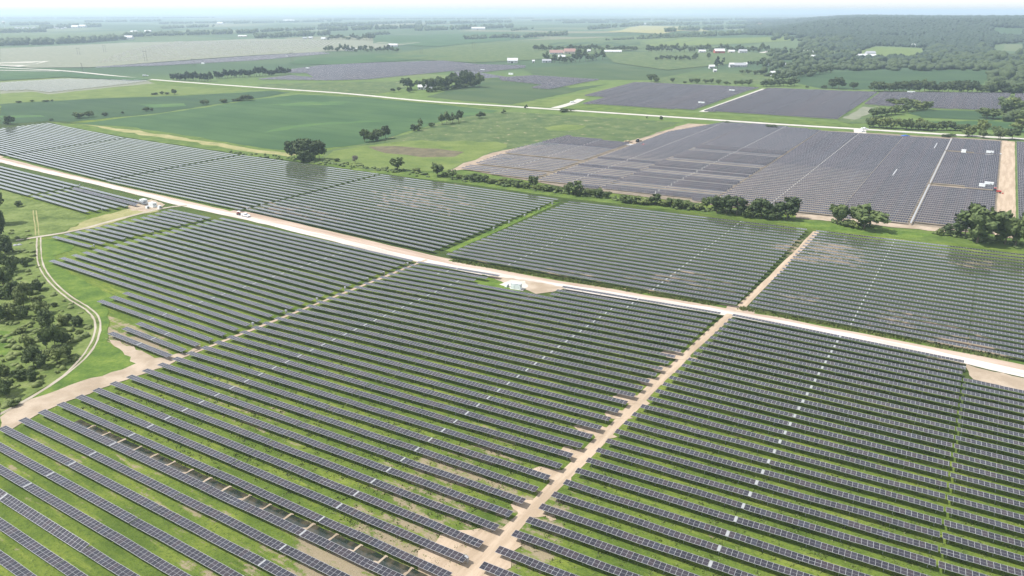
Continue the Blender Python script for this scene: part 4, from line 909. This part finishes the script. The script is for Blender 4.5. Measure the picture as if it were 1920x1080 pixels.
# ---------------------------------------------------------------- buildings and equipment
W_WALL = plain('white_siding', (.50, .50, .50), .6, 0, .04); W_ROOF = plain('white_metal_roof', (.54, .55, .56), .4, .1, .04)
G_ROOF = plain('grey_roof', (.30, .31, .33), .6); R_ROOF = plain('red_roof', (.27, .16, .14), .6); R_WALL = plain('barn_red', (.34, .07, .05), .7)
T_WALL = plain('tan_siding', (.50, .44, .36), .7); DK = plain('dark_opening', (.03, .035, .045), .25); GLS = plain('window_glass', (.05, .06, .08), .1)
GREY_W = plain('grey_siding', (.45, .47, .50), .6)
def gable(px, py, wpx, depth, hgt, wall, roof, label, name='farmhouse', cat='house', rz=0.0, nwin=3, chimney=False):
    x, y = at(px, py); d = math.hypot(x, y); L = wpx * d / F; g = gz(x, y); Dp, H = depth, hgt
    root = tag(empty(name, (x, y, g), rz), label, cat)
    b = MB(); b.box((0, 0, H / 2 - .3), (L, Dp, H + .6))
    b.add([(-L / 2, -Dp / 2, H), (-L / 2, Dp / 2, H), (-L / 2, 0, H + Dp * .28), (L / 2, -Dp / 2, H), (L / 2, Dp / 2, H), (L / 2, 0, H + Dp * .28)], [(0, 1, 2), (3, 5, 4)])
    b.build('wall', wall, root)
    b = MB(); e = .6; rise = Dp * .28; o = e * rise / (Dp / 2)
    for s in (-1, 1):
        vs = [(-L / 2 - e, s * (Dp / 2 + e), H - o + .1), (L / 2 + e, s * (Dp / 2 + e), H - o + .1), (L / 2 + e, 0, H + rise + .1), (-L / 2 - e, 0, H + rise + .1)]
        b.add(vs + [(p[0], p[1], p[2] + .22) for p in vs], [(0, 1, 2, 3), (7, 6, 5, 4), (0, 4, 5, 1), (1, 5, 6, 2), (3, 7, 4, 0)])
    rf = b.build('roof', roof, root)
    if chimney: c = MB(); c.box((L * .2, .4, H + rise), (.9, .9, 2.4)); c.build('chimney', T_WALL, rf)
    b = MB(); dw = min(3.4 if cat == 'barn' else 1.4, L * .3); b.box((-L * .05, -Dp / 2 - .04, min(H * .4, 1.6)), (dw, .12, min(H * .8, 3.2))); b.build('door', DK, root)
    for k in range(nwin):
        xx = -L / 2 + L * (k + .5) / nwin
        if abs(xx + L * .05) < dw: continue
        b = MB(); b.box((xx, -Dp / 2 - .03, H * .58), (min(1.6, L / nwin * .5), .1, 1.3)); b.build('window', GLS, root)
    return root
gable(240, 73.5, 16, 22, 7, W_WALL, W_ROOF, 'long white farm building at the left edge of the distant treeline', 'barn', 'barn')
gable(252, 62.5, 10, 18, 7, W_WALL, W_ROOF, 'small white barn among hazy trees, left of its pair', 'barn', 'barn')
gable(278, 61.5, 10, 18, 7, W_WALL, W_ROOF, 'small white barn among hazy trees, right of its pair', 'barn', 'barn')
gable(142, 52.5, 10, 30, 8, W_WALL, W_ROOF, 'bright white shed on the horizon, left of two', 'barn', 'barn')
gable(156, 51.5, 9, 30, 8, W_WALL, W_ROOF, 'bright white shed on the horizon, right of two', 'barn', 'barn')
gable(413, 45.5, 9, 30, 7, W_WALL, W_ROOF, 'tiny white farm building on the far horizon', 'barn', 'barn')
gable(542, 40.5, 18, 40, 8, W_WALL, W_ROOF, 'long pale shed near the horizon left of centre', 'barn', 'barn')
gable(455, 69, 14, 12, 3, T_WALL, W_ROOF, 'low pale building behind the tan construction field', 'barn', 'barn')
gable(897, 56, 24, 26, 8, W_WALL, W_ROOF, 'long white shed complex before the centre horizon woods', 'barn', 'barn')
gable(572, 73.5, 7, 10, 4.5, W_WALL, G_ROOF, 'small white house left of the long low farm shed'); gable(583, 73, 6, 10, 5, W_WALL, W_ROOF, 'small white house touching the grove, beside the farm shed')
gable(611, 74.5, 15, 14, 4, W_WALL, W_ROOF, 'long low white farm shed at the edge of the far wood', 'barn', 'barn')
gable(653, 95.5, 11, 11, 6, W_WALL, G_ROOF, 'white farmhouse with grey roof inside the dark grove', chimney=True); gable(665, 96, 7, 10, 5, W_WALL, W_ROOF, 'smaller white farmhouse right of the grey-roofed one')
gable(737, 87.5, 16, 14, 4.5, W_WALL, W_ROOF, 'white shed poking out of the right end of the grove', 'barn', 'barn')
gable(793, 167.5, 16, 9, 3.4, W_WALL, W_ROOF, 'white farmhouse between dark trees beside the county road', chimney=True); gable(806, 169, 9, 6, 2.6, W_WALL, W_ROOF, 'low white garage right of the roadside farmhouse', 'garage', 'garage')
gable(961, 118, 18, 16, 5, W_WALL, W_ROOF, 'bright white metal shed left of the red-roofed farm', 'barn', 'barn')
gable(1043, 102, 24, 20, 4.5, W_WALL, R_ROOF, 'big barn with a faded red roof in the central farm', 'barn', 'barn', nwin=6)
gable(1068, 101, 20, 22, 6, T_WALL, R_ROOF, 'second red-roofed barn half hidden by trees', 'barn', 'barn')
gable(1053, 110, 12, 12, 4.5, W_WALL, W_ROOF, 'white house in front of the red-roofed barns'); gable(1025, 117, 16, 10, 3.6, GREY_W, G_ROOF, 'low grey house left of the dark trees at the central farm'); gable(1000, 117.5, 4, 7, 3.4, W_WALL, W_ROOF, 'tiny white hut between two small trees', 'hut', 'hut')
gable(1149, 98.5, 30, 12, 2.6, W_WALL, W_ROOF, 'very long low white shed on the green field', 'barn', 'barn', nwin=8); gable(1104, 98, 6, 9, 4, W_WALL, W_ROOF, 'small white building beside the long low shed', 'barn', 'barn')
gable(1316, 99, 11, 12, 4, W_WALL, W_ROOF, 'white house at the left end of the barn row'); gable(1348, 100, 17, 18, 6, R_WALL, W_ROOF, 'white-roofed barn with dark red walls', 'barn', 'barn', nwin=4)
gable(1371, 99, 10, 12, 3.6, T_WALL, W_ROOF, 'small white-roofed shed right of the red-walled barn', 'barn', 'barn'); gable(1392, 99.5, 13, 14, 5, W_WALL, G_ROOF, 'white house at the right end of the barn row')
gable(1334, 128.5, 9, 9, 4, W_WALL, W_ROOF, 'white house left of the tall dark conifer'); gable(1371, 126, 7, 9, 5.4, W_WALL, W_ROOF, 'white house at the left end of the greenhouse'); gable(1385, 125, 22, 14, 3, GREY_W, G_ROOF, 'long grey greenhouse beside small conifers', 'greenhouse', 'greenhouse', nwin=7)
gable(1397, 124, 5, 9, 4, W_WALL, W_ROOF, 'white annex at the right end of the greenhouse', 'annex', 'house'); gable(1340, 135, 5, 6, 3, W_WALL, W_ROOF, 'tiny white shed on the fenced paddock', 'hut', 'hut')
gable(1446, 122, 20, 9, 2.8, GREY_W, G_ROOF, 'low dark-roofed ranch house left of the hill farms'); gable(1472, 124, 7, 8, 3.6, W_WALL, W_ROOF, 'small white house in front of the ranch row')
gable(1514, 103, 14, 14, 7, W_WALL, W_ROOF, 'tall white house on the hillside above the woods', chimney=True); gable(1525, 110, 8, 10, 5, W_WALL, W_ROOF, 'white garage below the tall hillside house', 'garage', 'garage')
gable(1624, 111, 28, 20, 5.5, W_WALL, W_ROOF, 'long white barn at the foot of the wooded hill', 'barn', 'barn', nwin=6); gable(1631, 104, 14, 14, 6, GREY_W, G_ROOF, 'grey-roofed barn behind the long white one', 'barn', 'barn')
gable(1545, 113, 9, 9, 3.4, W_WALL, W_ROOF, 'small pale house between hill farms'); gable(1706, 117, 14, 12, 5.5, T_WALL, G_ROOF, 'tan house beside a pointed dark tree'); gable(1714, 88.5, 9, 12, 6, W_WALL, W_ROOF, 'white house high among the hill woods, left of two'); gable(1730, 88.5, 5, 10, 5, W_WALL, W_ROOF, 'white house high among the hill woods, right of two')
gable(1448, 142, 7, 8, 5, W_WALL, W_ROOF, 'white house half hidden by trees above the array'); gable(1908, 137, 7, 8, 5, W_WALL, W_ROOF, 'white house among trees at the right edge'); gable(1868, 137, 8, 9, 2.6, W_WALL, G_ROOF, 'low pale house left of the right-edge trees')
gable(1208, 46.5, 9, 24, 6, W_WALL, W_ROOF, 'white building crowning the left of the knoll', 'barn', 'barn'); gable(1243, 45, 10, 24, 6, W_WALL, W_ROOF, 'white building crowning the right of the knoll', 'barn', 'barn'); gable(1424, 49, 14, 30, 9, T_WALL, R_ROOF, 'reddish building in the woods near the right horizon', 'barn', 'barn')
for i in range(14):
    gable(30 + i * 7.2 + rnd.uniform(-2, 2), 54.5 + rnd.uniform(-2, 1), 3.2, 10, 5, W_WALL, G_ROOF, 'pale house of the hazy town at upper left, %s from the left' % ordn(i), nwin=0)
# water tower
x, y = at(10, 56); wt = tag(empty('water_tower', (x, y, gz(x, y))), 'pale water tower above the hazy town at upper left', 'water tower')
b = MB(); b.lathe([(0, 49), (4, 48), (8, 45), (9, 41.5), (8, 38), (4, 35), (1.6, 34)], 18); b.build('tank', W_WALL, wt)
b = MB(); b.lathe([(4.5, 0), (2.4, 4), (1.6, 10), (1.6, 34.5)], 12); b.build('stem', W_WALL, wt)
# poles
POLE = plain('weathered_pole', (.11, .10, .09), .8)
def hframe(px, py, hp, label):
    x, y = at(px, py); d = math.hypot(x, y); H = hp * d / F; root = tag(empty('power_pole', (x, y, gz(x, y)), .3), label, 'power pole', 'twin power poles across the fields')
    for s in (-1, 1): b = MB(); b.bar((s * 2.4, 0, 0), (s * 2.4, 0, H), .28, .18); b.build('pole', POLE, root)
    b = MB(); b.box((0, 0, H * .88), (8.6, .3, .35)); b.build('crossarm', POLE, root)
for k, (px, py, hp) in enumerate([(274, 115.5, 18), (548, 116, 17), (790, 102, 16), (888, 95, 15), (1030, 76, 11), (1180, 74, 12), (197, 99, 12), (148, 103, 11), (364, 125, 13)]):
    hframe(px, py, hp, 'twin-pole power line frame standing in the fields, %s of the line from the left' % ordn([148, 197, 274, 364, 548, 790, 888, 1030, 1180].index(px)))
x, y = at(157, 135.5); rt = tag(empty('utility_pole', (x, y, 0)), 'single tall dark pole leaning slightly beside the left county road', 'utility pole')
b = MB(); b.bar((0, 0, 0), (-1.7, 0, 15.5), .42, .26); b.build('pole', POLE, rt); b = MB(); b.box((-1.6, 0, 14.2), (2.6, .2, .25)); b.build('crossarm', POLE, rt)
x, y = at(1567 + 1, 330); 
# inverter cabins
CAB = plain('cabin_white', (.76, .80, .80), .45, 0, .05); VENT = plain('vent_grey', (.36, .39, .40), .5)
def cabin(px, py, L, Dp, H, label, rz=-R(33), group=None, xy=None):
    x, y = xy or at(px, py); root = tag(empty('inverter_cabin', (x, y, gz(x, y)), rz), label, 'inverter cabin', group)
    b = MB(); b.box((0, 0, .12), (L + .5, Dp + .5, .3)); b.build('plinth', plain('concrete', (.5, .49, .46), .8), root)
    b = MB(); b.box((0, 0, .27 + H / 2), (L, Dp, H))
    for k in range(int(L / .45)): b.box((-L / 2 + .3 + k * .45, -Dp / 2 - .02, .3 + H / 2), (.12, .06, H * .86))
    b.build('body', CAB, root)
    b = MB(); b.box((0, 0, .27 + H + .06), (L + .16, Dp + .16, .12)); b.build('roof', W_ROOF, root)
    for k in range(max(1, int(L / 2.2))):
        b = MB(); b.box((-L / 2 + 1.1 + k * 2.2, -Dp / 2 - .07, .3 + H * .45), (.9, .08, H * .78)); dr = b.build('door', VENT if k % 2 else CAB, root)
        b = MB(); b.box((-L / 2 + 1.4 + k * 2.2, -Dp / 2 - .13, .3 + H * .45), (.06, .06, .3)); b.build('handle', DK, dr)
    b = MB(); b.box((L / 2 + .04, 0, .3 + H * .6), (.08, Dp * .6, H * .4)); b.build('vent', VENT, root)
    return root
def transformer(px, py, label, s=1.0):
    x, y = at(px, py); root = tag(empty('transformer', (x, y, 0), -R(33)), label, 'transformer')
    b = MB(); b.box((0, 0, .75 * s), (1.5 * s, 1.3 * s, 1.5 * s)); b.box((0, -.75 * s, .7 * s), (1.2 * s, .3 * s, 1.2 * s)); b.build('tank', CAB, root)
    b = MB()
    for k in range(6): b.box((.85 * s, -.5 * s + k * .2 * s, .75 * s), (.3 * s, .06 * s, 1.1 * s))
    b.build('radiator', VENT, root); b = MB(); b.box((0, 0, 1.54 * s), (1.6 * s, 1.4 * s, .1)); b.build('lid', W_ROOF, root)
cabin(968, 542, 3.9, 1.9, 2.1, 'white inverter cabin on the gravel pad beside the main road', rz=-R(20))
transformer(950, 538, 'white transformer box left of the roadside inverter cabin', .8)
cabin(270, 382, 3.6, 2.6, 2.2, 'white inverter cabin beside the road fork, left of two'); cabin(287, 388, 4.0, 2.4, 2.1, 'white inverter cabin beside the road fork, right of two')
transformer(277, 391, 'small white transformer in front of the road-fork cabins', .9); transformer(300, 391, 'grey transformer right of the road-fork cabins', 1.0)
for k, (px, py, L) in enumerate([(1372, 172, 7), (1315, 195.5, 7), (1708, 175, 9), (905, 133, 8), (577, 129.5, 7), (538, 107, 7), (381, 120, 7), (958, 140, 8), (1855, 290, 4.6), (1853, 350, 4.6), (1806, 287.5, 3), (1840, 353, 3.2)]):
    cabin(px, py, L, 2.4, 2.4, 'white inverter cabin among the far solar arrays, %s' % ['near the top edge of the dark array', 'at the lower right of the dark array', 'on the upper edge of the right array', 'above the roadside farm grove', 'at the left of the brown array', 'in the thin dark array strip', 'far left in the thin array strip', 'right of the farm grove', 'upper one beside the haul road', 'lower one beside the haul road', 'short, in the upper array gap', 'short, in the lower array gap'][k])
# white storage sheets / laydown in K gaps
for (a, b_) in (((1880 - 30, 287), (1868, 290)), ((1830, 352), (1862, 355))):
    pass
# string boxes at the row ends
for k, (px, py) in enumerate([(764.5, 499), (720, 516), (689.5, 528), (647.5, 545), (595, 566), (537, 589), (475, 613), (1180 / 8.71 + 900, 385.5), (1010.2, 396), (983.6, 407.5), (954.5, 420), (925.8, 432), (436.5, 293.5), (405, 300), (372.5, 306.5), (337.5, 314), (302.5, 320), (265, 328.5), (700, 332), (665.5, 341), (491, 388), (464, 395), (524, 379), (378, 431 - 16), (338, 427.5), (150, 350), (120, 355), (255, 379), (192, 395), (14, 290), (288, 439), (875, 1056), (1806, 696), (177, 465), (235, 452)]):
    x, y = at(px, py); root = tag(empty('string_box', (x, y, 0), -R(33) + rnd.uniform(-.2, .2)), 'white row-end electrical box, %s' % ['by the main road end of the side track', 'second along the side track from the road', 'third along the side track from the road', 'fourth along the side track', 'fifth along the side track', 'sixth along the side track', 'lowest on the side track', 'top of the upper grass lane', 'second down the upper grass lane', 'third down the upper grass lane', 'fourth down the upper grass lane', 'lowest on the upper grass lane', 'top of the far left lane', 'second down the far left lane', 'third down the far left lane', 'fourth down the far left lane', 'fifth down the far left lane', 'lowest on the far left lane', 'top of the second lane near the hedge', 'second down the second lane', 'next to the white pickup', 'nearest behind the utility cart', 'third above the utility cart', 'in the wedge rows near the road', 'middle of the wedge lane', 'upper of two in the far left rows', 'lower of two in the far left rows', 'beside the road-fork cabins', 'at the tip of the rows above the dry meadow', 'at the far left frame edge', 'lower middle of the wedge lane', 'by the cross track at the bottom edge', 'beside the bare pad at right', 'at the narrow end of the wedge', 'second from the narrow end of the wedge'][k], 'electrical box', 'white boxes at the row ends')
    b = MB(); b.box((-.3, 0, .4), (.08, .08, .8)); b.box((.3, 0, .4), (.08, .08, .8)); b.build('stand', M_ALU, root)
    b = MB(); b.box((0, 0, 1.15), (.9, .4, .95)); b.box((0, -.22, 1.15), (.7, .04, .75)); b.build('box', M_WHITE, root)
# vehicles
TYRE = plain('tyre', (.03, .03, .03), .8); VW = plain('vehicle_white', (.78, .79, .80), .25, 0, .02); VR = plain('vehicle_red', (.42, .05, .04), .3); VT = plain('vehicle_tan', (.42, .34, .24), .4)
def wheels(root, xs, w, r):
    for x in xs:
        for s in (-1, 1):
            b = MB(); b.bar((x, s * w - .12, r), (x, s * w + .12, r), r, n=14); o = b.build('wheel', TYRE, root)
            b = MB(); b.bar((x, s * (w + .005) - .125, r), (x, s * (w + .005) + .125, r), r * .55, n=10); b.build('rim', M_ALU, o)
def pickup(px, py, rz, mat, label, name='pickup_truck', s=1.0):
    x, y = at(px, py); root = tag(empty(name, (x, y, gz(x, y)), rz), label, 'pickup'); root.scale = (s, s, s)
    b = MB(); b.prism([(-2.7, .45), (2.7, .45), (2.75, .95), (1.5, 1.08), (.9, 1.12), (.9, 1.1), (-2.7, 1.1)], -.92, .92); b.build('body', mat, root)
    b = MB(); b.prism([(-.75, 1.1), (1.0, 1.1), (.45, 1.72), (-.6, 1.74)], -.84, .84); b.build('cab', mat, root)
    b = MB(); b.prism([(.52, 1.16), (1.02, 1.16), (.5, 1.66)], -.76, .76); b.build('windscreen', GLS, root)
    for s_ in (-1, 1): b = MB(); b.box((.1, s_ * .85, 1.4), (1.0, .03, .4)); b.build('side_window', GLS, root)
    b = MB()
    for s_ in (-1, 1): b.box((-1.72, s_ * .86, 1.28), (1.9, .1, .4))
    b.box((-2.66, 0, 1.28), (.08, 1.8, .4)); b.build('bed', mat, root)
    for s_ in (-1, 1): b = MB(); b.box((2.74, s_ * .65, .82), (.06, .35, .2)); b.build('headlight', W_ROOF, root)
    wheels(root, (-1.7, 1.75), .82, .38)
pickup(461, 406, -R(33), VW, 'white pickup parked at the edge of the main gravel road')
x, y = at(448.5, 403); rt = tag(empty('utility_cart', (x, y, 0), -R(33)), 'small dark utility cart with white canopy behind the white pickup', 'utility cart')
b = MB(); b.prism([(-1.3, .4), (1.3, .4), (1.3, .8), (.7, .95), (-1.3, .9)], -.68, .68); b.build('body', plain('cart_dark', (.06, .05, .05), .5), rt)
b = MB(); b.box((-.1, 0, 1.92), (1.7, 1.4, .08)); b.build('canopy', VW, rt)
b = MB()
for sx in (-.85, .6):
    for sy in (-.6, .6): b.bar((sx, sy, .85), (sx * .9, sy, 1.9), .035)
b.build('frame', DK, rt); b = MB(); b.box((-.3, 0, 1.0), (.5, 1.2, .2)); b.box((-.6, 0, 1.25), (.12, 1.2, .5)); b.build('seat', VR, rt); wheels(rt, (-.9, .9), .62, .32)
pickup(1621, 243, .1, VW, 'white truck waiting at the county road junction, upper of two', s=1.15); pickup(1617, 247.5, .5, VW, 'white truck entering the array junction, lower of two')
pickup(1207, 274, .4, VR, 'red pickup on the bare earth beside the far array'); pickup(1178, 268, .2, VT, 'tan truck at the top of the bare earth strip', s=1.2)
pickup(1074, 193, .2, VW, 'pale pickup on the drive left of the dark array', s=1.2); pickup(273, 143, .1, VW, 'white truck at the left county road bend', s=1.6)
# loader
def tractor(px, py, rz, mat, label, s=1.0):
    x, y = at(px, py); root = tag(empty('tractor', (x, y, 0), rz), label, 'tractor'); root.scale = (s, s, s)
    b = MB(); b.prism([(-.4, .8), (2.1, .8), (2.1, 1.6), (-.3, 1.75)], -.45, .45); b.build('hood', mat, root)
    b = MB(); b.prism([(-1.5, 1.0), (-.3, 1.0), (-.4, 2.6), (-1.4, 2.6)], -.7, .7); b.build('cab', GLS, root); b = MB(); b.box((-.9, 0, 2.66), (1.4, 1.6, .12)); b.build('roof', mat, root)
    for s_ in (-1, 1):
        b = MB(); b.bar((-1.1, s_ * 1.0 - .22, .85), (-1.1, s_ * 1.0 + .22, .85), .85, n=16); b.build('wheel', TYRE, root)
        b = MB(); b.bar((1.6, s_ * .85 - .15, .5), (1.6, s_ * .85 + .15, .5), .5, n=14); b.build('wheel', TYRE, root)
    b = MB(); b.prism([(2.6, .2), (3.3, .2), (3.2, .35), (2.75, .9)], -1.1, 1.1); b.build('bucket', mat, root)
tractor(1868, 362, -.6, VR, 'red tractor with a bucket at the lower gap of the haul road', 1.1)
tractor(1198, 267, .3, VT, 'tan loader on the bare earth beside the far array', 1.2)
# blue tarp stack
x, y = at(1697, 257); rt = tag(empty('tarped_pallets', (x, y, 0), .05), 'bright blue tarpaulin over stacked pallets behind the far array', 'tarp')
b = MB(); b.prism([(-3.4, 0), (3.4, 0), (3.2, 1.3), (1.0, 1.7), (-1.5, 1.5), (-3.1, 1.2)], -1.3, 1.3); b.build('tarpaulin', plain('blue_tarp', (.02, .10, .48), .45), rt)
b = MB(); b.box((0, -1.4, .15), (6.6, .5, .3)); b.build('pallet', plain('pallet_wood', (.4, .3, .2), .8), rt)
# white pallets of modules laid out at the array gaps
for k, (px, py) in enumerate([(1862, 288.5), (1868, 289), (1836, 351.5), (1846, 352), (1852, 354), (1172, 272), (1180, 272.5), (950, 299), (930, 300.5)]):
    x, y = at(px, py); L = 6.5 if k < 5 else 7
    b = MB(); b.box((0, 0, .5), (L, 1.6, .5)); b.box((0, 0, .14), (L * .96, 1.5, .28)); b.box((.5, 0, .8), (L * .7, 1.5, .14))
    tag(b.build('module_pallets', W_ROOF, None, (x, y, 0), -R(30)), 'white wrapped pallets of panels on the ground, %s' % ['left pair member in the upper array gap', 'right pair member in the upper array gap', 'leftmost in the lower array gap', 'middle of the lower array gap', 'rightmost in the lower array gap', 'left one on the bare earth', 'right one on the bare earth', 'right one at the far array corner', 'left one at the far array corner'][k], 'pallets', 'white pallets around the far array')
# the long white cover line in the far array
for k, (u, v0, v1) in enumerate([(-22, 398, 499), (-22, 505, 634), (-22, 638, 702), (-44, 516, 536), (-30, 640, 668)]):
    b = MB(); n_ = int((v1 - v0) / 5)
    for q in range(n_):
        vv = v0 + q * 5 + 2.5; xx, yy = to_xy(u, vv); b.box((xx, yy, 1.75), (.75, 4.9 if k < 3 else 4.7, .08), rz=-R(33), rx=R(8))
        b.box((xx, yy, .85), (.12, .12, 1.7), rz=-R(33))
    tag(b.build('cable_tray', M_WHITE), ['bright white cable tray through the far array, nearest length', 'bright white cable tray through the far array, middle length', 'bright white cable tray through the far array, farthest length', 'short lone white tray piece low in the far array', 'short lone white tray piece high in the far array'][k], 'cable tray', 'white trays crossing the far array')
# two white sheep-like rocks by the branch lane
for k, (px, py) in enumerate([(29, 461), (37, 460)]):
    x, y = at(px, py); b = MB(); b.lathe([(0, .75), (.45, .7), (.8, .4), (.9, 0)], 9); o = b.build('boulder', M_WHITE, None, (x, y, 0)); o.scale = (1.3, .8, 1)
    tag(o, 'pale boulder in the grass below the branch lane, %s one' % ['left', 'right'][k], 'boulder')

# ---------------------------------------------------------------- camera, light, air
cam = bpy.data.cameras.new('camera'); co = bpy.data.objects.new('camera', cam); COL.objects.link(co)
co.location = (0, 0, CAMH); co.rotation_euler = (math.pi / 2 - TH, 0, 0); cam.sensor_width = 36; cam.lens = 36 * F / 1920; cam.clip_end = 90000; cam.clip_start = .5
sc.camera = co
SUN_EL, SUN_AZ = R(56), R(-93)       # sun to the left, a little ahead
w = bpy.data.worlds.new('World'); sc.world = w; w.use_nodes = True; nt = w.node_tree; nt.nodes.clear()
sky = nt.nodes.new('ShaderNodeTexSky'); sky.sky_type = 'NISHITA'; sky.sun_disc = False; sky.sun_elevation = SUN_EL; sky.sun_rotation = SUN_AZ
sky.air_density = 1.0; sky.dust_density = 1.0; sky.ozone_density = 1.2; sky.altitude = 300
bg = nt.nodes.new('ShaderNodeBackground'); bg.inputs[1].default_value = .15; wo = nt.nodes.new('ShaderNodeOutputWorld')
hs = nt.nodes.new('ShaderNodeHueSaturation'); hs.inputs['Saturation'].default_value = .28; nt.links.new(sky.outputs[0], hs.inputs['Color']); nt.links.new(hs.outputs[0], bg.inputs[0]); nt.links.new(bg.outputs[0], wo.inputs[0])
s = bpy.data.lights.new('sun', 'SUN'); s.energy = 3.6; s.angle = R(.6); s.color = (1, .955, .89); so = bpy.data.objects.new('sun', s); COL.objects.link(so)
d = Vector((math.sin(SUN_AZ) * math.cos(SUN_EL), math.cos(SUN_AZ) * math.cos(SUN_EL), math.sin(SUN_EL))); so.rotation_euler = d.to_track_quat('Z', 'Y').to_euler(); so.location = (0, 0, 300)
hz = bpy.data.materials.new('haze'); hz.use_nodes = True; ht = hz.node_tree; ht.nodes.clear(); ho = ht.nodes.new('ShaderNodeOutputMaterial'); pv = ht.nodes.new('ShaderNodeVolumePrincipled')
pv.inputs['Color'].default_value = (.67, .82, 1.0, 1); pv.inputs['Density'].default_value = .00012; pv.inputs['Anisotropy'].default_value = .2
ht.links.new(pv.outputs[0], ho.inputs['Volume'])
b = MB(); b.box((0, 0, 57), (86000, 86000, 140)); ho_ = b.build('haze', hz); tag(ho_, 'thin summer haze lying over the farmland', 'haze', None, 'stuff')
sc.view_settings.view_transform = 'Standard'; sc.view_settings.look = 'None'; sc.view_settings.exposure = .82; sc.view_settings.gamma = 1.0
sc.render.engine = 'CYCLES'; sc.cycles.max_bounces = 6; sc.cycles.volume_bounces = 1
print('trees', NTREE[0], 'objects', len(bpy.data.objects))
